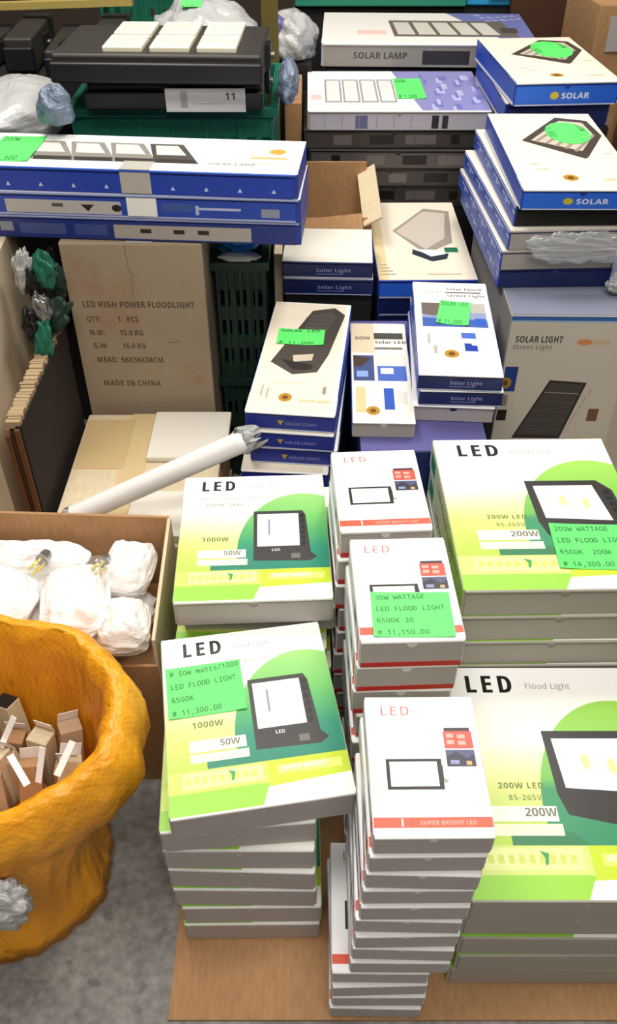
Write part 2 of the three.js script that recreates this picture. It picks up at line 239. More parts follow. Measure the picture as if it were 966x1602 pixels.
// ---------------------------------------------------------------- materials
const std = (o) => new THREE.MeshStandardMaterial(Object.assign({ roughness: 0.7 }, o));
const phy = (o) => new THREE.MeshPhysicalMaterial(o);
const printed = (map, rough = 0.42) => std({ map, roughness: rough, bumpMap: bumpPaper, bumpScale: 0.0006 });
const M = {
  white: std({ color: 0xe9e7e4, roughness: 0.55 }), lip: std({ color: 0xf4f3f0, roughness: 0.5 }), greyCard: std({ color: 0xb5aeaa, roughness: 0.75 }), greyCard2: std({ color: 0xa49d97, roughness: 0.75 }), warmCard: std({ color: 0xada79c, roughness: 0.75 }),
  red: std({ color: 0xc42a26, roughness: 0.5 }), blue: std({ color: 0x1d3a9e, roughness: 0.45 }), blueBright: std({ color: 0x1f55c0, roughness: 0.42 }), navy: std({ color: 0x16265f, roughness: 0.45 }), purple: std({ color: 0x5d5a92, roughness: 0.35 }),
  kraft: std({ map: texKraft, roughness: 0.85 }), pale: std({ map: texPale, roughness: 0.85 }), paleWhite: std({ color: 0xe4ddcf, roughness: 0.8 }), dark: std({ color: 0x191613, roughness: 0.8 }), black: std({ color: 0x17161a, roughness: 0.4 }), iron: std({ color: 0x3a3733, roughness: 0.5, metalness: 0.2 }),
  crate: std({ color: 0x14664f, roughness: 0.5 }), crateDark: std({ color: 0x0d2c22, roughness: 0.55 }), teal: std({ color: 0x2f8f72, roughness: 0.45 }), cyan: std({ color: 0x2f9fd8, roughness: 0.4 }),
  lens: std({ color: 0xfaf4dc, roughness: 0.25 }), lensGrid: std({ color: 0xcfc69f, roughness: 0.4 }), tape: std({ color: 0xbab6ae, roughness: 0.35 }), olive: std({ color: 0x6d5f2a, roughness: 0.7 }), wood: std({ color: 0x4a2a18, roughness: 0.6 }),
  sack: std({ map: texSack, roughness: 0.42, bumpMap: bumpCrease, bumpScale: 0.011, side: THREE.DoubleSide }), foam: std({ color: 0xf3efec, roughness: 0.7, bumpMap: bumpCrease, bumpScale: 0.004 }),
  film: phy({ color: 0xf2f4f6, roughness: 0.22, transmission: 0.75, thickness: 0, ior: 1.4, side: THREE.DoubleSide, bumpMap: bumpCrease, bumpScale: 0.006 }),
  milky: phy({ color: 0xd2d3d2, roughness: 0.3, transmission: 0.3, thickness: 0, side: THREE.DoubleSide, bumpMap: bumpCrease, bumpScale: 0.006 }),
  bluefilm: phy({ color: 0x8fa0b8, roughness: 0.25, transmission: 0.4, thickness: 0, side: THREE.DoubleSide, bumpMap: bumpCrease, bumpScale: 0.008 }),
  glass: phy({ color: 0xffffff, roughness: 0.05, transmission: 0.9, thickness: 0, ior: 1.45 }), yellow: std({ color: 0xd8c23a, roughness: 0.5 }), tube: std({ color: 0xf0eeea, roughness: 0.5 }), brown: std({ color: 0x6b4326, roughness: 0.7 }), screw: std({ color: 0x9a9a9a, roughness: 0.3, metalness: 0.8 }),
  tan: std({ color: 0xb59a7c, roughness: 0.8 }), lampOn: std({ color: 0xffffff, emissive: 0xffffff, emissiveIntensity: 2 }), wall: std({ color: 0x6b5d50, roughness: 0.9 }), ceil: std({ color: 0x9a958d, roughness: 0.9 }),
};
const P = { greenTop0: printed(greenTop0), greenTop1: printed(greenTop1), greenSide: printed(greenSide), whiteTop: printed(whiteTop), whiteSide: printed(whiteSide), solarTop: printed(solarTop), solarTop2: printed(solarTop2), solarTop3: printed(solarTop3), floodTop0: printed(floodTop0), floodTop1: printed(floodTop1), blueSide: printed(blueSide), blueSideA: printed(blueSideA), front0: printed(blueFront('#2767dc', 0)), front1: printed(blueFront('#172a8a', 1)), front2: printed(blueFront('#16225a', 2)), longTop: printed(longTop), longF: [printed(longFront0), printed(longFront1), printed(longFront2)], strip0: printed(stripTop0), strip1: printed(stripTop1), greyF: greyFronts.map((t) => printed(t)), longGrey: printed(longGreyFront), panel: printed(panelFront, 0.5), carton: printed(cartonText, 0.85) };
const stickerMat = (t) => memo('sm' + t.uuid, () => printed(t, 0.5));
const six = (side, top, front) => [side.r || side, side.l || side, top, side.b || side, front || side, side.b || side];

// ---------------------------------------------------------------- the room
const floorG = uvMetres(bx(8, 0.1, 9, 0, -0.05, -2));
struct('floor', floorG, std({ map: texConcrete, roughness: 0.82, bumpMap: bumpConcrete, bumpScale: 0.002 }));
struct('ceiling', bx(8.4, 0.1, 9.4, 0, CEILING + 0.05, -2), M.ceil);
struct('wall_back', bx(8.4, CEILING, 0.2, 0, CEILING / 2, -6.6), M.wall);
struct('wall_front', bx(8.4, CEILING, 0.2, 0, CEILING / 2, 2.6), M.wall);
struct('wall_left', bx(0.2, CEILING, 9.4, -4.1, CEILING / 2, -2), M.wall);
struct('wall_right', bx(0.2, CEILING, 9.4, 4.1, CEILING / 2, -2), M.wall);
LAMPS.forEach(([x, z, w, l, I], i) => {
  const t = thing('ceiling_lamp', ['white ceiling lamp above the left of the store room', 'white ceiling lamp above the right of the store room', 'white ceiling lamp above the middle of the store room', 'wide white fill lamp added near the front wall of the store room'][i], 'lamp', [x, CEILING, z]);
  obj('housing', bx(w + 0.06, 0.04, l + 0.06, 0, -0.02, 0), M.lip, t);
  obj('diffuser', bx(w, 0.012, l, 0, -0.046, 0), M.lampOn, t);
  const a = new THREE.RectAreaLight(0xfffaf2, I, w, l); a.position.set(x, CEILING - 0.06, z); a.lookAt(x, 0, z); scene.add(a);
});

// ---------------------------------------------------------------- boxes
const flapShape = (w, h) => { // front flap with a thumb notch
  const s = new THREE.Shape(), r = Math.min(0.008, h * 0.3); s.moveTo(-w / 2, 0); s.lineTo(w / 2, 0); s.lineTo(w / 2, h); s.lineTo(r, h); s.absarc(0, h, r, 0, Math.PI, true); s.lineTo(-w / 2, h); s.closePath(); return s;
};
function flapGeo(w, h, d = 0.0022) {
  return memo('fl' + [w, h, d], () => { const g = new THREE.ExtrudeGeometry(flapShape(w, h), { depth: d, bevelEnabled: false, curveSegments: 5 }); const p = g.attributes.position, uv = g.attributes.uv; for (let i = 0; i < p.count; i++) uv.setXY(i, p.getX(i) / w + 0.5, p.getY(i) / h); return g; });
}
// k: {name, category, w, t, l, body, top, front, lip, side}; origin at the centre of the base
function carton(k, label, [x, y, z], turn = 0, group, tilt) {
  const o = thing(k.name, label, 'box', [x, y, z], turn, group), { w, t, l } = k, d = 0.0025;
  if (tilt) { o.rotation.order = 'YXZ'; o.rotation.x = tilt[0]; o.rotation.z = tilt[1]; }
  at(obj('carton', rb(w, t - 0.001, l - d, 0.0022), k.body, o), 0, t / 2 - 0.0005, -d / 2);
  if (k.top) at(obj('printed_top', memo('pt' + [w, l], () => bx(w - 0.002, 0.001, l - 0.001)), [M.lip, M.lip, k.top, M.lip, k.lip || M.lip, M.lip], o), 0, t - 0.0006, 0);
  const fh = t * 0.8;
  at(obj('front_flap', flapGeo(w * 0.97, fh), k.front, o), 0, 0.001, l / 2 - d);
  at(obj('front_edge', memo('fe' + [w, t], () => new RoundedBoxGeometry(w * 0.992, t * 0.1, d + 0.003, 2, t * 0.045)), k.lip || M.lip, o), 0, t * 0.946, l / 2 - d / 2 + 0.0012);
  if (k.side) for (const s of [-1, 1]) at(obj('side_panel', memo('sp' + [l, t], () => bx(0.0009, t * 0.92, l - 0.006)), k.side, o), s * w / 2, t / 2, 0);
  if (k.bottomStripe) at(obj('bottom_stripe', memo('bs' + [w, t], () => bx(w * 0.972, t * 0.16, 0.0008)), k.bottomStripe, o), 0, t * 0.1, l / 2 + 0.0002);
  return o;
}
function label(o, k, tex, x, z, w, l, turn = 0, text = 'green price label with handwriting') { // stuck on the top of a box
  const g = new THREE.BoxGeometry(w, 0.0008, l, 8, 1, 4), p = g.attributes.position; for (let i = 0; i < p.count; i++) p.setY(i, p.getY(i) + 0.0025 * Math.pow(Math.abs(p.getX(i) / w * 2), 3) * (p.getZ(i) > 0 ? 1 : 0.4)); g.computeVertexNormals();
  const m = obj('price_label', g, stickerMat(tex), o, text); m.position.set(x, k.t + 0.0009, z); m.rotation.y = turn; return m;
}
const ORD = ['topmost', 'second from the top', 'third from the top', 'fourth from the top', 'fifth from the top', 'sixth from the top', 'seventh from the top', 'eighth from the top', 'ninth from the top', 'tenth from the top', 'eleventh from the top', 'twelfth from the top', 'lowest'];
const BASE = 0.007, GAP = 0.0007;

// the sheet of cardboard under the stacks
tag(obj('cardboard_sheet', uvMetres(bx(1.26, 0.006, 0.885, 0.4, 0.0032, -0.957)), std({ map: texKraft, roughness: 0.85, bumpMap: bumpPaper, bumpScale: 0.001 })), 'brown cardboard sheet lying on the concrete floor under the floodlight boxes', 'cardboard');

// green stacks
const kGreen = { name: 'floodlight_box', w: 0.27, t: 0.0605, l: 0.33, body: M.greyCard, top: P.greenTop0, front: M.greyCard, lip: M.lip, side: P.greenSide };
const kGreenS = { ...kGreen, w: 0.232, l: 0.31, front: M.greyCard, lip: M.white };
const kBig = { name: 'floodlight_box', w: 0.345, t: 0.0628, l: 0.42, body: M.warmCard, top: P.greenTop1, front: M.warmCard, lip: M.warmCard, side: P.greenSide };
function stack(k, n, x, z, topY, turnTop, opts) { // n boxes from the top down
  const out = []; let y = topY - k.t;
  for (let i = 0; i < n; i++) {
    const kk = (opts.kind && opts.kind(i)) || k, off = opts.off ? opts.off(i) : [jit(0.004), jit(0.004), jit(0.8)];
    const turn = i === 0 ? turnTop : (opts.turn || 0) + off[2];
    out.push(carton(kk, opts.label(ORD[i], i), [x + (i ? off[0] : 0), y, z + (i ? off[1] : 0)], R(turn), opts.group)); y -= kk.t + GAP;
  }
  return out;
}
{
  const st = stack(kGreen, 7, -0.09, -0.813, 7 * (0.0605 + GAP) + BASE, 9.3, { kind: (i) => i ? kGreenS : kGreen, group: 'green floodlight boxes, near stack', off: (i) => [[0, -0.018, -0.008, -0.003, -0.004, 0.002, 0][i], 0.010 + i * 0.0006 + jit(0.001) + (i === 1 ? -0.004 : 0), i === 1 ? 5 : jit(1.2)], turn: -0.5,
    label: (o, i) => i ? `grey-edged floodlight box, ${o} of the near left stack` : 'green and white floodlight box with a green price label, topmost of the near left stack' });
  // the lower boxes stand a little left of the top one
  for (let i = 1; i < 7; i++) st[i].position.x -= 0.008;
  label(st[0], kGreen, S_A, -0.068, -0.052, 0.122, 0.1, R(1));
}
{
  const st = stack(kGreen, 8, -0.1, -1.157, 8 * (0.0605 + GAP) - 0.006 + BASE, 2.5, { off: (i) => [i === 1 ? 0.012 : jit(0.005), i === 1 ? -0.04 : jit(0.006), jit(1.2)], group: 'green floodlight boxes, far left stack', label: (o, i) => i ? `grey-edged floodlight box, ${o} of the stack behind the near green stack` : 'green and white floodlight box with no price label, topmost behind the near stack' });
  st.forEach((b) => { b.position.y += 0.006; });
}
{
  const st = stack(kBig, 5, 0.405, -0.775, 5 * (0.0628 + GAP) + BASE, 0, { off: (i) => [jit(0.003), jit(0.006), jit(0.5)], group: 'large green floodlight boxes, near right stack', label: (o, i) => i ? `large floodlight box with dull edges, ${o} of the near right stack` : 'large green floodlight box with no price label, topmost of the near right stack' });
  const s2 = stack(kBig, 8, 0.428, -1.208, 8 * (0.0628 + GAP) + BASE, 1, { off: (i) => [jit(0.004), jit(0.006), 1 + jit(0.5)], group: 'large green floodlight boxes, far right stack', label: (o, i) => i ? `large floodlight box with dull edges, ${o} of the far right stack` : 'large green floodlight box with a green price label, topmost of the far right stack' });
  label(s2[0], kBig, S_C, 0.072, 0.108, 0.14, 0.115, R(-3));
}
// white stacks
const kWhite = { name: 'slim_floodlight_box', w: 0.148, t: 0.0434, l: 0.205, body: M.white, top: P.whiteTop, front: M.greyCard, lip: M.lip, side: P.whiteSide };
const kWhite2 = { ...kWhite, w: 0.152, t: 0.0598, l: 0.212, bottomStripe: M.red };
{
  const T = 13 * (0.0434 + GAP) + BASE;
  const offs = [[0, 0], [-0.004, 0.001], [-0.003, 0.003], [-0.008, 0.002], [-0.009, 0.004], [-0.012, 0.003], [-0.014, 0.005], [-0.013, 0.005], [-0.016, 0.006], [-0.042, 0.004], [-0.044, 0.006], [-0.041, 0.006], [-0.043, 0.007]];
  stack(kWhite, 13, 0.152, -0.628, T, 0.5, { off: (i) => [offs[i][0], offs[i][1], jit(1.4)], group: 'white floodlight boxes, front stack', label: (o, i) => i ? `white floodlight box with a red stripe, ${o} of the front white stack` : 'white floodlight box with red stripe and no price label, topmost of the front white stack' });
}
{
  const st = stack(kWhite2, 10, 0.146, -0.912, 10 * (0.0598 + GAP) + BASE + 0.004, 2, { off: (i) => [i === 1 ? -0.004 : jit(0.006), jit(0.006), 1.5 + jit(1)], group: 'white floodlight boxes, middle stack', label: (o, i) => i ? `red-lined white floodlight box, ${o} of the middle white stack` : 'white floodlight box with a green price label, topmost of the middle white stack' });
  st.forEach((b) => { b.position.y -= 0.004; });
  label(st[0], kWhite2, S_B, 0.004, 0.058, 0.118, 0.088, R(-2));
  stack(kWhite2, 10, 0.122, -1.145, 10 * (0.0598 + GAP) + BASE, 3, { off: (i) => [jit(0.005), jit(0.005), 3 + jit(1)], group: 'white floodlight boxes, rear stack', label: (o, i) => i ? `white floodlight box, ${o} of the rear white stack` : 'white floodlight box partly covered, topmost of the rear white stack' });
}

// ---------------------------------------------------------------- blue solar boxes in the middle
function plainCarton(label_, [x, y, z], [w, h, l], mat, turn = 0, name = 'carton', tapeOn = true, group) {
  const o = thing(name, label_, 'carton', [x, y, z], turn, group);
  at(obj('carton_body', uvMetres(new RoundedBoxGeometry(w, h, l, 1, 0.003)), mat, o), 0, h / 2, 0);
  if (tapeOn) { at(obj('packing_tape', bx(w * 0.16, 0.0012, l * 0.98), M.tape, o), 0, h, 0); for (const s of [-1, 1]) at(obj('top_flap', bx(w * 0.99, 0.0016, l * 0.492), mat, o), 0, h - 0.0004, s * l * 0.249); }
  return o;
}
plainCarton('plain brown carton hidden under the blue boxes beside the white tube', [-0.03, 0.0, -1.70], [0.19, 0.368, 0.42], M.kraft, R(-5), 'carton', false);
const kSolar = { name: 'solar_light_box', w: 0.187, t: 0.0445, l: 0.475, body: M.blue, top: P.solarTop, front: P.front1, lip: M.lip, side: P.blueSideA };
{
  const st = stack(kSolar, 4, -0.013, -1.698, 0.368 + 4 * (0.0445 + GAP), -6.2, { off: (i) => [[0, 0.0, 0.004, -0.022][i], [0, 0.004, -0.003, 0.02][i], [-6, -6.5, -5.5, -4][i]], group: 'blue solar boxes beside the white tube', label: (o, i) => i ? `dark blue solar light box, ${o} of the stack at the tube end` : 'cream solar light box with dark lamp picture, topmost of the stack at the tube end' });
  label(st[0], kSolar, S_D, -0.012, -0.07, 0.108, 0.07, 0.03);
}
const purple = thing('carton', 'carton with a glossy purple top behind the large green stack', 'carton', [0.242, 0, -1.70]);
at(obj('carton_body', uvMetres(new RoundedBoxGeometry(0.27, 0.478, 0.55, 1, 0.003)), M.navy, purple), 0, 0.239, 0);
at(obj('printed_top', bx(0.266, 0.001, 0.546), M.purple, purple), 0, 0.4786, 0);
const kSolar2 = { ...kSolar, w: 0.176, t: 0.0395, l: 0.415, body: M.navy, top: P.solarTop2, front: P.front2, side: P.blueSide };
{
  const st = stack(kSolar2, 3, 0.328, -1.733, 0.4795 + 3 * (0.0395 + GAP), -3.5, { off: (i) => [jit(0.005), jit(0.006), -3 + jit(1)], kind: (i) => i === 2 ? { ...kSolar2, front: M.greyCard } : null, group: 'blue solar boxes on the purple carton', label: (o, i) => i ? `navy solar light box, ${o} of the stack on the purple carton` : 'white solar light box with blue picture and green price label, topmost on the purple carton' });
  label(st[0], kSolar2, S_D, 0.002, -0.055, 0.072, 0.11, R(-8));
  carton({ ...kSolar2, w: 0.132, t: 0.0395, top: P.solarTop3, body: M.white, front: M.warmCard, side: P.blueSide }, 'narrow cream and blue solar box lying between the two topped stacks', [0.163, 0.4795, -1.68], R(-1.5));
}
// stack with the plain white lid and the cream printed box behind
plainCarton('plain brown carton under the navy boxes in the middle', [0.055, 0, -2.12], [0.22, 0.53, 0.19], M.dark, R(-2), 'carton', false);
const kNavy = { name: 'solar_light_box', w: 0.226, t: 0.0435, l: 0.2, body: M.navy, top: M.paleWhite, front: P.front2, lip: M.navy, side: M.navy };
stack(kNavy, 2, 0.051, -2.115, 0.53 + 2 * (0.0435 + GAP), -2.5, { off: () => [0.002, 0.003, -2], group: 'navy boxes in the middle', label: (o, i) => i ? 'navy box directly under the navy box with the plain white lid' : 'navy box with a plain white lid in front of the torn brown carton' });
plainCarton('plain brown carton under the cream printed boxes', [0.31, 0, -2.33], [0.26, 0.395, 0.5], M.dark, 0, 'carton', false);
const kFP = { name: 'solar_light_box', w: 0.256, t: 0.051, l: 0.51, body: M.blue, top: P.floodTop1, front: P.front0, lip: M.blue, side: P.blueSide };
const kFPn = { ...kFP, front: P.front2, body: M.navy, lip: M.navy };
stack(kFP, 3, 0.306, -2.312, 0.395 + 3 * (0.051 + GAP), 0.5, { kind: (i) => i ? kFPn : kFP, off: (i) => [0.003 * i, -0.004 * i, 0.4], group: 'cream topped blue boxes in the middle', label: (o, i) => i ? `navy boxed lamp, ${o} under the cream box with the grey lamp picture` : 'cream topped blue box with a faint grey lamp picture, behind the white solar box' });
// torn brown carton behind the white lidded box
{
  const o = thing('open_carton', 'torn open brown carton behind the white lidded navy box', 'carton', [0.062, 0, -2.425]);
  const W = 0.215, L = 0.26, H = 0.615, th = 0.006;
  obj('wall', uvMetres(bx(W, H, th, 0, H / 2, L / 2)), M.kraft, o); obj('wall', uvMetres(bx(W, H + 0.06, th, 0, H / 2 + 0.03, -L / 2)), M.kraft, o); obj('wall', uvMetres(bx(th, H, L, -W / 2, H / 2, 0)), M.kraft, o); obj('wall', uvMetres(bx(th, H, L, W / 2, H / 2, 0)), M.kraft, o); obj('base', bx(W, th, L, 0, th / 2, 0), M.kraft, o);
  const f = obj('side_flap', uvMetres(bx(0.055, 0.005, 0.3)), M.pale, o, 'pale side flap bent outward'); f.position.set(W / 2 + 0.002, H + 0.018, 0.01); f.rotation.set(0.12, 0.02, 0.5);
  const f2 = obj('front_flap', uvMetres(bx(W * 0.9, 0.005, 0.1)), M.kraft, o); f2.position.set(-0.01, H - 0.03, L / 2 + 0.042); f2.rotation.set(0.75, 0.08, 0.06);
  const f3 = obj('side_flap', uvMetres(bx(0.05, 0.005, 0.26)), M.pale, o); f3.position.set(-W / 2 - 0.012, H + 0.03, 0); f3.rotation.set(0, 0, -1.1);
}
// small pale carton strip beside the green crate
plainCarton('narrow pale carton standing between the green crate and the navy boxes', [-0.077, 0, -2.12], [0.022, 0.62, 0.12], M.pale, 0, 'carton', false);

// ---------------------------------------------------------------- right: large carton with a panel picture, blue stack on it
{
  const o = thing('carton', 'large pale carton with a black solar panel printed on its front, under right blue stack', 'carton', [0.73, 0, -2.085], R(-1));
  at(obj('carton_body', uvMetres(new RoundedBoxGeometry(0.52, 0.6, 0.62, 1, 0.004)), M.warmCard, o), 0, 0.3, 0);
  at(obj('printed_front', bx(0.515, 0.59, 0.0012), [M.warmCard, M.warmCard, M.warmCard, M.warmCard, P.panel, M.warmCard], o), 0, 0.303, 0.3102);
  at(obj('printed_top', bx(0.515, 0.0012, 0.615), std({ color: 0x868b9e, roughness: 0.3 }), o), 0, 0.6002, 0);
}
const kR = { name: 'solar_flood_box', w: 0.27, t: 0.0475, l: 0.535, body: M.blue, top: P.floodTop0, front: P.front0, lip: M.lip, side: P.blueSideA };
const kRs = { ...kR, side: P.blueSide };
{
  const T = 0.602 + 5 * (0.0475 + GAP);
  const st = stack(kR, 5, 0.61, -2.165, T, -0.4, { off: (i) => [[0, -0.012, -0.03, -0.04, -0.032][i], [0, -0.03, -0.012, -0.01, -0.016][i], [0, 1.5, 3.2, 2.8, 1.8][i]], kind: (i) => [kR, { ...kRs, front: M.dark, lip: M.dark }, { ...kRs, front: M.greyCard2, lip: M.greyCard }, { ...kRs, front: M.greyCard2, lip: M.greyCard2 }, { ...kRs, front: M.navy, lip: M.navy }][i], group: 'blue solar flood boxes, right stack', label: (o, i) => i ? `blue solar flood box, ${o} of the right stack` : 'cream topped blue box with a round green price label, topmost of the nearer right stack' });  // second box: near-black front and lip paint in the shadow of the recess
  const g = new THREE.CylinderGeometry(0.055, 0.055, 0.0009, 28); const s = obj('price_label', g, stickerMat(S_E), st[0], 'round green price label'); s.position.set(0.045, kR.t + 0.0006, -0.11); s.scale.set(1, 1, 1.5);
}
const kR1 = { ...kR, w: 0.285, t: 0.061, l: 0.47 };
{
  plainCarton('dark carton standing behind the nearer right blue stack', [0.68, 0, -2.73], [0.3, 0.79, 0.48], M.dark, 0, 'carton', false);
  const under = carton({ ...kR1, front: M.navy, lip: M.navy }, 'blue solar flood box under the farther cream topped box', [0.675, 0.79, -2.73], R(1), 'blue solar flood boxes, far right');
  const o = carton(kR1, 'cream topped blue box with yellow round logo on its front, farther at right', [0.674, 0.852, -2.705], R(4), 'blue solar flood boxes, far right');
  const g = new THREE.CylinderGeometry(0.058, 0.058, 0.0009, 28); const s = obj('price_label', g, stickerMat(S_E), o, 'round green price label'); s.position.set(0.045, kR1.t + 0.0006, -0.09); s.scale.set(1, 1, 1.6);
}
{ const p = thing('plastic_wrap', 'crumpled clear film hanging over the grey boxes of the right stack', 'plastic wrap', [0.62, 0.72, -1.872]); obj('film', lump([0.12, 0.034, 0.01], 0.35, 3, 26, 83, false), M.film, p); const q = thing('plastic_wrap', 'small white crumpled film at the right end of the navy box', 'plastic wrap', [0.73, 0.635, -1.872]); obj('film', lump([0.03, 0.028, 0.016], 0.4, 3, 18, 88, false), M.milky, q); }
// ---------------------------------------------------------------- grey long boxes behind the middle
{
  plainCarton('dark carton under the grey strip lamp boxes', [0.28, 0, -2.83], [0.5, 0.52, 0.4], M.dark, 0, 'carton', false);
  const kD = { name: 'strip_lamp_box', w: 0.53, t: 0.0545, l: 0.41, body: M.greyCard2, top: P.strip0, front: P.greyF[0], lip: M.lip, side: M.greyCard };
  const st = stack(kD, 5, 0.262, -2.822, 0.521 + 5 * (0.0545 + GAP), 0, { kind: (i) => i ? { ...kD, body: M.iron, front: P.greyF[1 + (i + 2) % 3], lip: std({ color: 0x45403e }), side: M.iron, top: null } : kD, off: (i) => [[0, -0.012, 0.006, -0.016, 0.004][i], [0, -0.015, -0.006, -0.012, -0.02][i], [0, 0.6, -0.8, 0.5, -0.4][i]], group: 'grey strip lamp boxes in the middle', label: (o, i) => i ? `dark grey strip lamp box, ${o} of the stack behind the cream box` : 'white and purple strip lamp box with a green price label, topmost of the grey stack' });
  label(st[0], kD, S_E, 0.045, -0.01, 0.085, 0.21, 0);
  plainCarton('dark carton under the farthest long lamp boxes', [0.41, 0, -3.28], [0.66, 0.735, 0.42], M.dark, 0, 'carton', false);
  const kD2 = { ...kD, w: 0.69, t: 0.07, l: 0.43, top: P.strip1, front: P.longGrey, side: P.blueSideA };
  carton({ ...kD2, body: M.iron, front: P.greyF[2], lip: M.black, top: null }, 'dark long lamp box under the farthest white and purple long box', [0.4, 0.735, -3.275], 0, 'long lamp boxes at the back');
  carton(kD2, 'long white box with row of panes printed on top, farthest at the back', [0.393, 0.806, -3.25], R(-2), 'long lamp boxes at the back');
  const b = plainCarton('narrow orange-brown carton at the left end of the grey strip boxes', [-0.045, 0, -2.83], [0.05, 0.8, 0.3], M.kraft, 0, 'carton', false);
}

// ---------------------------------------------------------------- left: blue long boxes on an upright carton
{
  const o = thing('carton', 'upright brown carton with printed black lines of text, under the long blue boxes', 'carton', [-0.4, 0, -1.99], R(-1));
  at(obj('carton_body', uvMetres(new RoundedBoxGeometry(0.325, 0.738, 0.27, 1, 0.004)), std({ color: 0xa08f78, roughness: 0.85 }), o), 0, 0.369, 0);
  at(obj('printed_front', bx(0.32, 0.73, 0.001), [M.pale, M.pale, M.pale, M.pale, P.carton, M.pale], o), 0, 0.369, 0.1352);
  at(obj('packing_tape', bx(0.06, 0.001, 0.268), M.tape, o), 0.02, 0.7383, 0);
}
{
  const kL = { name: 'long_lamp_box', w: 0.72, t: 0.0525, l: 0.21, body: M.blue, top: P.longTop, front: P.longF[0], lip: M.blueBright, side: M.blue };
  const T = 0.7395 + 3 * (0.0525 + GAP), L = [];
  for (let i = 0; i < 3; i++) L.push(carton({ ...kL, front: P.longF[i], lip: i ? std({ color: 0x9aa4cc }) : M.blueBright }, ['long white topped blue lamp box, topmost of three over the brown carton', 'long blue lamp box with grey label strip, middle of three over the brown carton', 'long navy lamp box, lowest of three over the brown carton'][i], [-0.372 + [0, 0.004, 0.004][i], T - (i + 1) * 0.0525 - i * GAP, -1.965 + [0, 0.002, -0.002][i]], R([-5, -4.4, -4.2][i]), 'long blue lamp boxes'));
  label(L[0], kL, S_E, -0.285, 0.0, 0.1, 0.16, 0.05);
  const tp = obj('packing_tape', bx(0.066, 0.0012, 0.05), M.tape, L[0]); tp.position.set(0.01, 0.0533, 0.082); const tp2 = obj('packing_tape', bx(0.066, 0.05, 0.0012), M.tape, L[0]); tp2.position.set(0.01, 0.027, 0.1058);
  const tp3 = obj('packing_tape', bx(0.066, 0.04, 0.0012), M.lip, L[1]); tp3.position.set(0.012, 0.026, 0.1058);
}

// ---------------------------------------------------------------- plastic crates
function crate(label_, [x, y, z], [w, h, l], mat, turn = 0, group) {
  const o = thing('plastic_crate', label_, 'crate', [x, y, z], turn, group), th = 0.008;
  const wall = (ww) => memo('cw' + [ww, h], () => { const s = new THREE.Shape(); s.moveTo(-ww / 2, 0); s.lineTo(ww / 2, 0); s.lineTo(ww / 2, h); s.lineTo(-ww / 2, h); s.closePath(); const n = Math.max(2, Math.round(ww / 0.04)); for (let r = 0; r < 3; r++) for (let i = 0; i < n; i++) { const cx = -ww / 2 + (i + 0.5) * ww / n, cy = h * (0.2 + r * 0.25), a = ww / n * 0.3, b = h * 0.07; const q = new THREE.Path(); q.moveTo(cx - a, cy - b); q.lineTo(cx + a, cy - b); q.lineTo(cx + a, cy + b); q.lineTo(cx - a, cy + b); q.closePath(); s.holes.push(q); } return new THREE.ExtrudeGeometry(s, { depth: th, bevelEnabled: false }); });
  at(obj('side_wall', wall(w), mat, o), 0, 0, l / 2 - th); at(obj('side_wall', wall(w), mat, o), 0, 0, -l / 2);
  for (const s of [-1, 1]) { const m = obj('side_wall', wall(l - 0.018), mat, o); m.rotation.y = Math.PI / 2; m.position.set(s < 0 ? -w / 2 : w / 2 - th, 0, 0); }
  obj('rim', mergeGeometries([bx(w + 0.02, 0.02, 0.014, 0, h - 0.01, l / 2 + 0.003), bx(w + 0.02, 0.02, 0.014, 0, h - 0.01, -l / 2 - 0.003), bx(0.014, 0.02, l, w / 2 + 0.003, h - 0.01, 0), bx(0.014, 0.02, l, -w / 2 - 0.003, h - 0.01, 0)]), mat, o);
  obj('base', bx(w - 0.016, 0.008, l - 0.016, 0, 0.004, 0), mat, o);
  for (let i = 0; i <= 6; i++) at(obj('rib', memo('rib' + h, () => bx(0.008, h - 0.02, 0.006)), mat, o), -w / 2 + 0.004 + i * (w - 0.008) / 6, (h - 0.02) / 2, l / 2 + 0.003);
  return o;
}
crate('dark green crate, lower of the pair right of the upright carton', [-0.165, 0, -2.07], [0.12, 0.325, 0.24], M.crateDark, 0, 'dark green crates');
crate('dark green crate holding a blue bag, upper of the pair right of the upright carton', [-0.165, 0.326, -2.07], [0.12, 0.325, 0.24], M.crateDark, 0, 'dark green crates');
for (let i = 0; i < 3; i++) crate(['green crate under the black floodlights, uppermost of three behind the blue boxes', 'green crate, middle of three behind the blue boxes', 'green crate, lowest of three behind the blue boxes'][i], [-0.335, (2 - i) * 0.305, -2.44], [0.5, 0.304, 0.4], M.crate, 0, 'green crates behind the long blue boxes');

// crumpled lumps: noise shaped closed surfaces
function lump([sx, sy, sz], amp = 0.25, freq = 2.2, det = 24, off = 0, flat = true) {
  const g0 = new THREE.SphereGeometry(1, det * 2, det), p = g0.attributes.position, v = new THREE.Vector3();
  for (let i = 0; i < p.count; i++) {
    v.fromBufferAttribute(p, i).normalize();
    const n = noise.noise(v.x * freq + off, v.y * freq + 7.3, v.z * freq + off * 1.7) + 0.55 * Math.abs(noise.noise(v.x * freq * 2.7 + off, v.y * freq * 2.7, v.z * freq * 2.7)) * 1.3 - 0.15;
    const s = 1 + amp * n; let y = v.y * s; if (flat && y < -0.55) y = -0.55 + (y + 0.55) * 0.1;
    p.setXYZ(i, v.x * s * sx, y * sy, v.z * s * sz);
  }
  const g = mergeVertices(g0, 1e-5); g.computeVertexNormals(); return g;
}
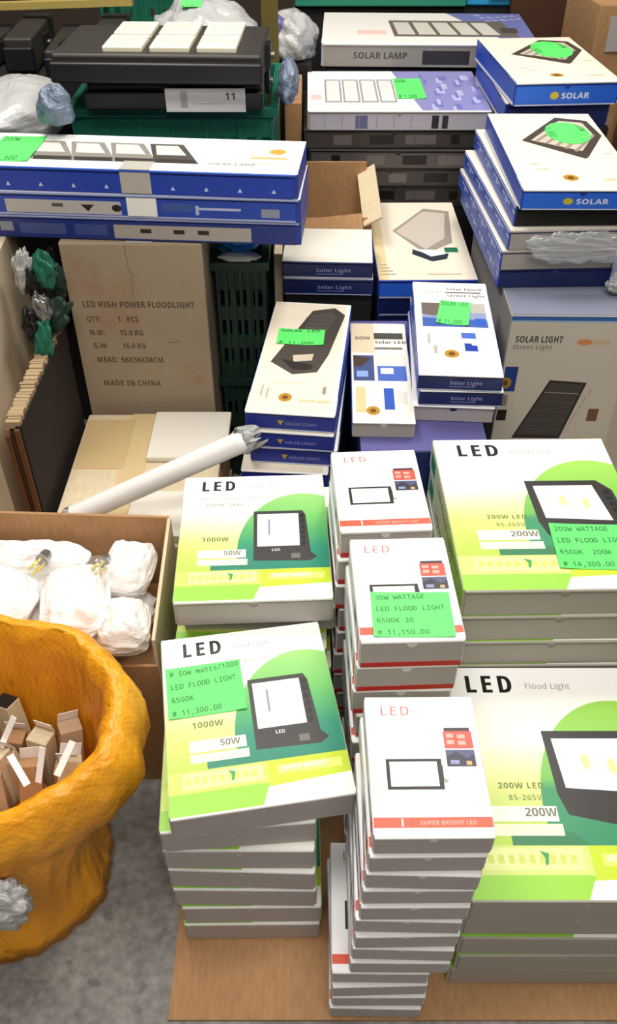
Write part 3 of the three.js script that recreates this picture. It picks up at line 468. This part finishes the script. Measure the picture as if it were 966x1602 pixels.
// soft pillow shaped packs with a pinched seam and creases
function pillow([sx, sy, sz], off) {
  const g0 = new THREE.SphereGeometry(1, 56, 36), p = g0.attributes.position, q = (t, e) => Math.sign(t) * Math.pow(Math.abs(t), e);
  for (let i = 0; i < p.count; i++) {
    const x = p.getX(i), y = p.getY(i), z = p.getZ(i), X = q(x, 0.6), Z = q(z, 0.6), edge = Math.max(Math.abs(X), Math.abs(Z));
    const cr = 0.5 - 1.6 * Math.abs(noise.noise(X * 2.1 + off, Z * 2.1, off * 0.7)) + 0.6 * (0.4 - Math.abs(noise.noise(X * 4.6 + off, Z * 4.6, 3.1)));
    const Y = q(y, 0.85) * (1 - 0.45 * Math.pow(edge, 5)) * (1 + (y > 0 ? 0.42 : 0.05) * cr), w = 1 + 0.08 * noise.noise(x * 3 + off, y * 3, z * 3);
    p.setXYZ(i, X * sx * w, Math.max(Y, -0.62) * sy, Z * sz * w);
  }
  const g = mergeVertices(g0, 1e-5); g.computeVertexNormals(); return g;
}
// ring of squashed sections: [y, cx, cz, rx, rz]
function tubeOf(rings, seg, wr, off = 0, arc = Math.PI * 2, u = 1, fold = 0) {
  const pos = [], uv = [], idx = [];
  rings.forEach(([y, cx, cz, rx, rz, back = 0], j) => {
    for (let i = 0; i <= seg; i++) {
      const a = i / seg * arc, c = Math.cos(a), s = Math.sin(a), f = 1 + wr * (noise.noise(c * 2.4 + off, y * 5, s * 2.4) + 0.4 * noise.noise(c * 6 + off, y * 9, s * 6)) + fold * (0.35 - Math.abs(noise.noise(c * 4 + off + y * 5, y * 4 + s, s * 4)) * 2.2) + fold * 0.45 * (0.3 - Math.abs(noise.noise(c * 9 + off - y * 9, y * 5, s * 9)) * 2);
      pos.push(cx + c * rx * f, y + back * (0.5 - 0.5 * (0.9 * s - 0.42 * c)) + wr * 0.1 * noise.noise(c * 3 + off, 3.3, s * 3), cz + s * rz * f); uv.push(i / seg * u, j / (rings.length - 1) * u * 0.22);
    }
  });
  for (let j = 0; j < rings.length - 1; j++) for (let i = 0; i < seg; i++) { const a = j * (seg + 1) + i, b = a + 1, c = a + seg + 1, d = c + 1; idx.push(a, c, b, b, c, d); }
  const g = new THREE.BufferGeometry(); g.setAttribute('position', new THREE.Float32BufferAttribute(pos, 3)); g.setAttribute('uv', new THREE.Float32BufferAttribute(uv, 2)); g.setIndex(idx); g.computeVertexNormals(); return g;
}
{ const b = thing('plastic_bag', 'bright blue plastic bag stuffed into the dark green crate', 'bag', [-0.168, 0.675, -2.045]); at(obj('bag', lump([0.055, 0.032, 0.1], 0.3, 2.4, 20, 3.1), phy({ color: 0x3aa5e6, roughness: 0.3, bumpMap: bumpCrease, bumpScale: 0.006 }), b), 0, 0, 0); at(obj('white_edge', lump([0.05, 0.01, 0.02], 0.3, 3, 12, 8), M.milky, b), 0.005, -0.008, 0.105); }

// black floodlights
function floodlight(label_, [x, y, z], [w, h, l], opts = {}) {
  const o = thing('floodlight', label_, 'floodlight', [x, y, z], opts.turn || 0);
  at(obj('housing', new RoundedBoxGeometry(w, h * 0.8, l, 2, 0.008), M.iron, o), 0, h * 0.4, 0);
  at(obj('front_rail', new RoundedBoxGeometry(w * 1.01, h * 0.55, 0.03, 2, 0.006), M.black, o), 0, h * 0.35, l / 2 + 0.005);
  for (let i = 0; i < 14; i++) at(obj('heat_fin', memo('fin' + l + h, () => bx(0.004, h * 0.3, l * 0.9)), M.black, o), -w / 2 + 0.02 + i * (w - 0.04) / 13, h * 0.15, -0.02);
  if (opts.lens) for (let r = 0; r < 2; r++) for (let c = 0; c < 3; c++) {
    const lw = w * 0.19, ll = l * 0.4, m = at(obj('lens_panel', rb(lw, 0.014, ll, 0.004), M.lens, o, 'cream white lens panel'), w * (-0.165 + c * 0.225), h * 0.8 + 0.005, l * (-0.23 + r * 0.46));
    for (const k of [-1, 0, 1]) at(obj('lens_bar', memo('lb' + ll, () => bx(0.0016, 0.001, ll * 0.92)), M.lensGrid, m), k * lw * 0.25, 0.0072, 0); at(obj('lens_bar', memo('lc' + lw, () => bx(lw * 0.92, 0.001, 0.0016)), M.lensGrid, m), 0, 0.0072, 0);
  }
  for (const s of [-1, 1]) at(obj('bracket', memo('brk', () => bx(0.012, 0.05, 0.05)), M.black, o), s * (w / 2 + 0.006), h * 0.4, 0);
  for (const s of [-1, 1]) { const b = obj('bolt', memo('bolt', () => new THREE.CylinderGeometry(0.008, 0.008, 0.01, 10).rotateZ(Math.PI / 2)), M.screw, o); b.position.set(s * (w / 2 + 0.015), h * 0.4, 0); }
  return o;
}
{
  const lo = floodlight('black floodlight with a white sticker on its side, under the cream lensed one', [-0.32, 0.915, -2.36], [0.42, 0.075, 0.3]);
  at(obj('white_sticker', bx(0.19, 0.052, 0.001), std({ map: canvas(256, 80, (g, W, H) => { box2(g, 0, 0, W, H, '#e6e4e2'); box2(g, 48, 10, 22, 56, '#b5b2b2'); txt(g, '11', 190, 26, 34, '#3a3a3a'); box2(g, 90, 50, 100, 4, '#cfcccc'); }), roughness: 0.5 }), lo, 'white sticker'), 0.075, 0.03, 0.1715);
  floodlight('black floodlight with six cream lens panels, lying on top of the pile at left', [-0.345, 0.985, -2.31], [0.485, 0.08, 0.29], { lens: true, turn: R(-2) });
  const pl = thing('plastic_wrap', 'bluish crumpled plastic wrap at the left end of the black floodlights', 'plastic wrap', [-0.578, 0.955, -2.09]); obj('wrap', lump([0.04, 0.05, 0.045], 0.22, 1.9, 26, 5.2), M.bluefilm, pl);
  const pl2 = thing('plastic_wrap', 'clear crumpled plastic wrap at the right end of the black floodlights', 'plastic wrap', [-0.05, 0.955, -2.3]); obj('wrap', lump([0.026, 0.055, 0.08], 0.22, 1.9, 26, 9.4), M.bluefilm, pl2);
}
// left side: bag wrapped carton, dark lamps behind
{
  plainCarton('carton coloured dark as gap shade at the left end behind the long blue boxes', [-0.76, 0, -2.4], [0.26, 0.82, 0.36], M.dark, 0, 'carton', false);  // near-black body stands in for the shade of the gap seen past it
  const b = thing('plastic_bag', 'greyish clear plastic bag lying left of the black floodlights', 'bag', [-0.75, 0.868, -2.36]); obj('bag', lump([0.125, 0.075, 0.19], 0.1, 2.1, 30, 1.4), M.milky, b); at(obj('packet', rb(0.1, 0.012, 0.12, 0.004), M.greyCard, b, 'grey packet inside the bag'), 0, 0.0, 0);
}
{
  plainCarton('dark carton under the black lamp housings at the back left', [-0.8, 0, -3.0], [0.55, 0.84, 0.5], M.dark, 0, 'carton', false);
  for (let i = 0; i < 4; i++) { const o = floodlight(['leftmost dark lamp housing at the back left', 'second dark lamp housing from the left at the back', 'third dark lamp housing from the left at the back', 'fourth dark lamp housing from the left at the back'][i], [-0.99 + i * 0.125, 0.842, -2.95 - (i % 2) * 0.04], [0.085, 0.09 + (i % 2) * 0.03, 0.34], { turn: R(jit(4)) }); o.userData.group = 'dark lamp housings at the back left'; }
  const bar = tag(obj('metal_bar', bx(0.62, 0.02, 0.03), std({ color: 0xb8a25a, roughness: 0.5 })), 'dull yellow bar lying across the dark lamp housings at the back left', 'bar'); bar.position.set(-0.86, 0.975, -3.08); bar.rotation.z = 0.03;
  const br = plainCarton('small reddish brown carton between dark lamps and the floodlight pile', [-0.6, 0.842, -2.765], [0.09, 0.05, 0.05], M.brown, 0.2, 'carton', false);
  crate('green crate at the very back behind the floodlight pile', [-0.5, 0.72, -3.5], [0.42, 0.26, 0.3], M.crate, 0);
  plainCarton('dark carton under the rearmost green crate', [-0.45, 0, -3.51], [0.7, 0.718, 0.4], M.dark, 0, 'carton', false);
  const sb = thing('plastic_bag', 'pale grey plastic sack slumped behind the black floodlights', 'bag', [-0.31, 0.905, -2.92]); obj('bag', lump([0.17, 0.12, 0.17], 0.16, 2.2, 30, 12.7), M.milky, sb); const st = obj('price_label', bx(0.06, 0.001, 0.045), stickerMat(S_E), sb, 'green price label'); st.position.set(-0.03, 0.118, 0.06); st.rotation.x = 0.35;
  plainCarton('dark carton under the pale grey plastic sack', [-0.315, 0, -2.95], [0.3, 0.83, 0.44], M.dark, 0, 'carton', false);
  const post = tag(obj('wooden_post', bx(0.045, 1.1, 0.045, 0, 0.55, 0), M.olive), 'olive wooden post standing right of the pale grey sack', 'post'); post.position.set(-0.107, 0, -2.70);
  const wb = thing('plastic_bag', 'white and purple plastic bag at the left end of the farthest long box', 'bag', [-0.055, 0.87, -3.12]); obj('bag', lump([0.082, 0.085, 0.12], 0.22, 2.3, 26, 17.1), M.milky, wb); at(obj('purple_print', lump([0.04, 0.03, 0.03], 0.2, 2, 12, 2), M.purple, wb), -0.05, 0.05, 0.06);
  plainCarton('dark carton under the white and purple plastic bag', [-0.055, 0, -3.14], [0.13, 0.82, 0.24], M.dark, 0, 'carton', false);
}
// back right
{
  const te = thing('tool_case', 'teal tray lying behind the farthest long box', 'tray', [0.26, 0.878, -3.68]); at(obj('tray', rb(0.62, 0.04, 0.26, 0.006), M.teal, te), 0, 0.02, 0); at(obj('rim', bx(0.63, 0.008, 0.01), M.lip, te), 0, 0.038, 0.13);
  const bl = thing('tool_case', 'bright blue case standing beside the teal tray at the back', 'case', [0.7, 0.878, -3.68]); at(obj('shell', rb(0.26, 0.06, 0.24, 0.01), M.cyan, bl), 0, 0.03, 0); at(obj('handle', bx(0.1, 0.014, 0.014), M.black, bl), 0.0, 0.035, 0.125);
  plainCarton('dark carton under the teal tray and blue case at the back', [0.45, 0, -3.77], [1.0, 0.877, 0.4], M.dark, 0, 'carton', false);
  const w = tag(obj('wooden_board', bx(0.5, 1.3, 0.03, 0, 0.65, 0), M.wood), 'dark reddish wooden board leaning behind the long boxes at right', 'board'); w.position.set(1.02, 0, -3.53); w.rotation.z = 0.05;
  plainCarton('tan carton standing at the back right behind the farther blue box', [0.99, 0, -3.2], [0.2, 0.98, 0.3], M.kraft, R(6), 'carton', true);
  const pk = tag(obj('paper_sheet', bx(0.09, 0.1, 0.002), M.greyCard), 'pale paper sheet stuck on the tan carton at the back right', 'paper'); pk.position.set(0.99, 0.9, -3.046); pk.rotation.y = R(6);
  plainCarton('dark brown carton at the right edge beside the blue boxes', [1.12, 0, -2.7], [0.2, 0.84, 0.6], M.brown, 0, 'carton', false);
}

// ---------------------------------------------------------------- left middle: tall open carton with flat cartons and the white tube
{
  const o = thing('open_carton', 'tall open carton with a torn doubled side wall, around the flat pale cartons', 'carton', [0, 0, 0]);
  const wall = (x, h, th, z0, z1) => uvMetres(bx(th, h, z1 - z0, x, h / 2, (z0 + z1) / 2));
  obj('side_wall', wall(-0.585, 0.545, 0.012, -1.83, -1.42), std({ color: 0x21170f, roughness: 0.9 }), o, 'inner side wall with its shade painted dark'); obj('side_wall', wall(-0.612, 0.53, 0.008, -1.8, -1.43), M.kraft, o);  // inner wall colour carries the shade inside the enclosed carton
  obj('torn_edge', (() => { const parts = []; for (let i = 0; i < 68; i++) parts.push(bx(0.028 + (i % 2 ? 0.0015 : 0) + jit(0.0025), 0.012 + rnd() * 0.008, 0.0062, -0.597 + jit(0.003), 0.545 + rnd() * 0.004, -1.425 - i * 0.006)); return mergeGeometries(parts); })(), std({ color: 0xa8916f, roughness: 0.9 }), o);
  obj('front_edge', mergeGeometries([uvMetres(bx(0.01, 0.54, 0.008, -0.588, 0.27, -1.416)), uvMetres(bx(0.01, 0.52, 0.008, -0.612, 0.26, -1.425))]), M.brown, o);
  obj('base', bx(0.42, 0.006, 0.5, -0.385, 0.003, -1.58), M.kraft, o);
  plainCarton('beige carton at the left edge beside the tall open carton', [-0.865, 0, -1.7], [0.38, 0.74, 0.52], M.pale, R(4), 'carton', false);
  // dark green scraps of netting and strapping between carton and wall
  { const k = tag(obj('dark_backing', lump([0.024, 0.13, 0.06], 0.15, 2.4, 22, 61, false), M.black), 'small black lump added as dark backing behind the scraps beside the upright carton', 'bag'); k.position.set(-0.598, 0.58, -1.9); }  // black lump added as a dark background for the scraps
  [['dark green torn plastic scrap', M.crate, 0.0, 0.60], ['black folded plastic scrap', M.black, -0.022, 0.63], ['grey film scrap', M.screw, 0.006, 0.665], ['blackish green netting scrap', M.crateDark, 0.028, 0.64], ['green netting scrap', M.crate, 0.02, 0.745], ['black rag scrap', M.black, -0.012, 0.71], ['white edged film scrap', M.milky, -0.035, 0.73], ['dark green strap scrap', M.crateDark, 0.03, 0.70]].forEach(([n, m, dx, y], i) => {
    const k = tag(obj('plastic_scrap', lump([0.02 + rnd() * 0.008, 0.036 + rnd() * 0.016, 0.018], 0.5, 2.3, 18, 20 + i * 3.3, false), m), n + ' wedged above the torn carton wall', 'scrap', 'plastic scraps left of the upright carton'); k.position.set(-0.592 + dx, y - 0.02, -1.7 - i * 0.012); k.rotation.set(jit(0.4), jit(2), jit(0.6));
  });
  // flat cartons
  plainCarton('pale tan flat carton, lowest inside the tall open carton', [-0.385, 0.0065, -1.575], [0.36, 0.115, 0.49], M.pale, 0, 'flat_carton', false);
  const A = thing('flat_carton', 'pale tan flat carton with a tape band, lying under the white tube', 'carton', [-0.385, 0.123, -1.575]);
  at(obj('carton_body', uvMetres(new RoundedBoxGeometry(0.35, 0.175, 0.49, 1, 0.004)), M.pale, A), 0, 0.0875, 0); at(obj('packing_tape', bx(0.06, 0.001, 0.49), std({ color: 0xd2b98a, roughness: 0.4 }), A), -0.03, 0.1755, 0); at(obj('packing_tape', bx(0.12, 0.0012, 0.2), std({ color: 0xc7ab7c, roughness: 0.5 }), A), -0.11, 0.1755, -0.12);
  const B = thing('flat_carton', 'cream flat carton in front of the upright carton, right of the tape band', 'carton', [-0.29, 0.2995, -1.715]); at(obj('carton_body', new RoundedBoxGeometry(0.19, 0.014, 0.19, 1, 0.003), M.paleWhite, B), 0, 0.007, 0); at(obj('top_flap', bx(0.185, 0.001, 0.09), M.paleWhite, B), 0, 0.0143, 0.045);
  const C = thing('flat_carton', 'cream carton lying in front of the tube beside the green boxes', 'carton', [-0.3, 0.2995, -1.415]); at(obj('carton_body', new RoundedBoxGeometry(0.19, 0.02, 0.15, 1, 0.003), M.paleWhite, C), 0, 0.01, 0); at(obj('top_flap', bx(0.185, 0.001, 0.07), M.paleWhite, C), 0, 0.0203, 0.035);
}
{
  const a = new THREE.Vector3(-0.505, 0.335, -1.385), b = new THREE.Vector3(-0.118, 0.505, -1.438), L = a.distanceTo(b);
  const o = thing('cardboard_tube', 'long white paper wrapped tube lying across the flat cartons', 'tube', [0, 0, 0]); o.position.copy(a); o.quaternion.setFromUnitVectors(new THREE.Vector3(0, 1, 0), b.clone().sub(a).normalize());
  const r = 0.023; const pr = [[0.0, 0.003], [r * 0.9, 0], [r, 0.004], [r, L * 0.93], [r * 1.04, L * 0.95], [r * 0.82, L * 0.97]].map(([x, y]) => new THREE.Vector2(x, y)); obj('tube', new THREE.LatheGeometry(pr, 28), M.tube, o);
  obj('twisted_end', tubeOf([[L * 0.965, 0, 0, r * 0.85, r * 0.8], [L * 0.98, 0, 0, r * 1.25, r * 0.7], [L, 0.003, 0, r * 1.1, r * 0.8], [L * 1.02, 0.004, 0, r * 0.6, r * 0.3]], 22, 0.5, 4), M.milky, o, 'crumpled paper end');
  obj('end_paper', tubeOf([[0.003, 0, 0, r * 0.95, r * 0.95], [-0.006, 0.002, 0, r * 0.8, r * 0.75], [-0.016, 0.004, 0, r * 0.4, r * 0.3]], 18, 0.4, 8), M.tube, o);
}

// ---------------------------------------------------------------- front left: open carton with foam packs
{
  const o = thing('open_carton', 'open brown carton full of white foam packs, left behind the sack', 'carton', [-0.57, 0, -1.095]);
  const W = 0.61, L = 0.265, H = 0.497, th = 0.006;
  const slope = (g) => { const p = g.attributes.position; for (let i = 0; i < p.count; i++) if (p.getY(i) > 0.3) { p.setY(i, p.getY(i) - (p.getX(i) + W / 2) / W * 0.024 - Math.max(0, p.getZ(i)) * 0.35 * (p.getX(i) > 0.2 ? 1 : 0)); } return g; };
  obj('back_wall', slope(uvMetres(bx(W, H, th, 0, H / 2, -L / 2))), M.kraft, o); obj('front_wall', uvMetres(bx(W, 0.36, th, 0, 0.18, L / 2)), M.kraft, o);
  obj('side_wall', uvMetres(bx(th, H, L, -W / 2, H / 2, 0)), M.kraft, o); obj('side_wall', slope(uvMetres(bx(th, H, L, W / 2, H / 2, 0))), M.pale, o);
  obj('base', bx(W, th, L, 0, th / 2, 0), M.kraft, o);
  plainCarton('brown filler carton inside the open carton below the foam', [-0.57, 0.007, -1.095], [0.58, 0.3, 0.24], M.kraft, 0, 'carton', false);
  const spots = [[-0.77, 0.435, -1.06, 0.1, 0.04, 0.085], [-0.575, 0.44, -1.03, 0.1, 0.05, 0.08], [-0.415, 0.425, -1.05, 0.065, 0.04, 0.085], [-0.335, 0.42, -1.14, 0.05, 0.035, 0.065], [-0.52, 0.418, -1.165, 0.11, 0.03, 0.04], [-0.322, 0.41, -1.005, 0.048, 0.04, 0.055], [-0.47, 0.37, -0.99, 0.13, 0.04, 0.022]];
  { const k = tag(obj('foam_sheet', lump([0.285, 0.07, 0.118], 0.05, 5, 40, 71), M.foam), 'crumpled white foam sheet under the foam packs in the open brown carton', 'foam sheet'); k.position.set(-0.57, 0.348, -1.095); }
  const nm = ['leftmost white foam pack', 'largest white foam pack in front', 'white foam pack beside the glass bulbs', 'white foam pack by the right wall', 'white foam pack against the back wall', 'small white pack in the right front corner', 'long white foam roll along the front wall'];
  spots.forEach(([x, y, z, a, b, c], i) => { const k = tag(obj('foam_pack', pillow([a * 0.95, b, c * 0.95], 30 + i * 4.7), M.foam), nm[i] + ' in the open carton behind the sack', 'foam pack', 'white foam packs'); k.position.set(x, y, z); k.rotation.y = [0.1, -0.12, 0.15, -0.1, 0, 0.1, 0][i]; });
  [[-0.68, 0.46, -1.13], [-0.49, 0.46, -1.11], [-0.375, 0.465, -1.1], [-0.6, 0.465, -1.145]].forEach(([x, y, z], i) => {
    const t = thing('light_bulb', ['left clear glass bulb on the foam packs', 'large clear bulb at the middle of the foam packs', 'clear bulb nearest the sack rim on the foam packs', 'clear bulb against the brown back wall on the foam packs'][i], 'bulb', [x, y, z], i * 1.3, 'clear bulbs on the foam packs'); t.rotation.z = 0.9 - i * 0.5; t.rotation.x = 0.6 + i * 0.3;
    const pr = [[0.001, 0.034], [0.014, 0.031], [0.024, 0.02], [0.026, 0.008], [0.02, -0.008], [0.012, -0.02]].map(([a, b]) => new THREE.Vector2(a, b)); obj('glass', new THREE.LatheGeometry(pr, 22), M.glass, t);
    obj('socket', new THREE.CylinderGeometry(0.012, 0.011, 0.024, 14).translate(0, -0.031, 0), M.screw, t); obj('filament', mergeGeometries([0, 1, 2, 3].map((k) => bx(0.003, 0.034, 0.003, Math.cos(k * 1.57) * 0.008, 0.004, Math.sin(k * 1.57) * 0.008))), M.yellow, t, 'yellow filaments');
  });
}

// ---------------------------------------------------------------- orange sack with small cartons
{
  const o = thing('sack', 'orange woven plastic sack with a rolled rim, full of small cartons', 'sack', [0, 0, 0]);
  obj('sack_body', tubeOf([[0.004, -0.56, -0.785, 0.02, 0.02], [0.004, -0.555, -0.78, 0.15, 0.15], [0.012, -0.553, -0.775, 0.192, 0.176], [0.04, -0.553, -0.775, 0.186, 0.168], [0.09, -0.55, -0.775, 0.174, 0.156], [0.15, -0.548, -0.775, 0.175, 0.154], [0.22, -0.542, -0.772, 0.19, 0.158], [0.28, -0.536, -0.77, 0.208, 0.155, 0.02], [0.33, -0.532, -0.768, 0.22, 0.148, 0.05], [0.37, -0.53, -0.766, 0.222, 0.14, 0.09]], 130, 0.1, 1, Math.PI * 2, 2, 0.04), M.sack, o);
  obj('rolled_rim', tubeOf([[0.335, -0.532, -0.768, 0.226, 0.152, 0.045], [0.312, -0.531, -0.768, 0.256, 0.172, 0.04], [0.322, -0.53, -0.768, 0.272, 0.183, 0.055], [0.352, -0.53, -0.767, 0.284, 0.186, 0.075], [0.385, -0.53, -0.767, 0.283, 0.178, 0.095], [0.41, -0.53, -0.766, 0.268, 0.166, 0.115], [0.422, -0.53, -0.766, 0.252, 0.153, 0.122], [0.419, -0.53, -0.766, 0.236, 0.14, 0.122], [0.395, -0.53, -0.766, 0.222, 0.128, 0.112], [0.35, -0.53, -0.766, 0.216, 0.124, 0.07], [0.27, -0.53, -0.766, 0.205, 0.12, 0.02]], 150, 0.06, 5, Math.PI * 2, 2, 0.028), M.sack, o);
  // small cartons inside
  const kinds = [[M.tan, 'tan'], [M.pale, 'pale'], [M.kraft, 'brown']];
  let n = 0;
  for (let j = 0; j < 5; j++) for (let i = 0; i < 8; i++) {
    const x = -0.69 + i * 0.05 + jit(0.007), z = -0.665 - j * 0.045 + jit(0.005); if (((x + 0.53) / 0.185) ** 2 + ((z + 0.766) / 0.1) ** 2 > 1 || (i * 3 + j * 5) % 11 === 2) continue;
    const lying = n % 4 === 3, [mat, col] = kinds[(n * 2 + j) % 3], fl = (n * 5 + i) % 3;
    const t = thing('small_carton', `small ${col} carton with ${['raised white flap', 'dark open end', 'white end'][fl]}, ${lying ? 'tilted' : 'upright'} in the ${['front', 'second', 'middle', 'fourth', 'rear'][j]} row in the orange sack`, 'box', [x, 0.245 + rnd() * 0.045, z], jit(0.5), 'small cartons in the orange sack');
    t.rotation.x = (j < 2 ? -0.5 : -0.12) + jit(0.12); t.rotation.z = lying ? 0.35 * (i % 2 ? 1 : -1) + jit(0.2) : jit(0.14);
    at(obj('carton', rb(0.036, 0.11, 0.03, 0.002), mat, t), 0, 0.055, 0);
    if (fl) at(obj('end_flap', bx(0.033, 0.0015, 0.027), fl === 2 ? M.white : M.dark, t), 0, 0.1105, 0); else { const f = obj('end_flap', bx(0.033, 0.022, 0.0012), M.white, t); f.position.set(0, 0.119, -0.013); f.rotation.x = 0.3; }
    n++;
  }
  for (let i = 0; i < 4; i++) { const t = tag(obj('paper_strip', rb(0.011, 0.002, 0.055, 0.0008), M.white), ['leftmost', 'second from left', 'third from left', 'rightmost'][i] + ' white paper strip lying on the small cartons in the sack', 'paper', 'white paper strips in the sack'); t.position.set(-0.47 + i * 0.033, 0.408 + rnd() * 0.012, -0.755 + jit(0.04)); t.rotation.set(0.5 + jit(0.5), jit(1.2), jit(0.4)); }
  const pb = thing('plastic_bag', 'crumpled clear plastic bag stuck at the front left of the sack', 'bag', [-0.452, 0.3, -0.572]); obj('bag', lump([0.045, 0.05, 0.03], 0.4, 2.8, 22, 44, false), M.milky, pb);
}

scene.traverse((o) => { if (o.isMesh) { o.castShadow = true; o.receiveShadow = true; } });
renderer.render(scene, camera);
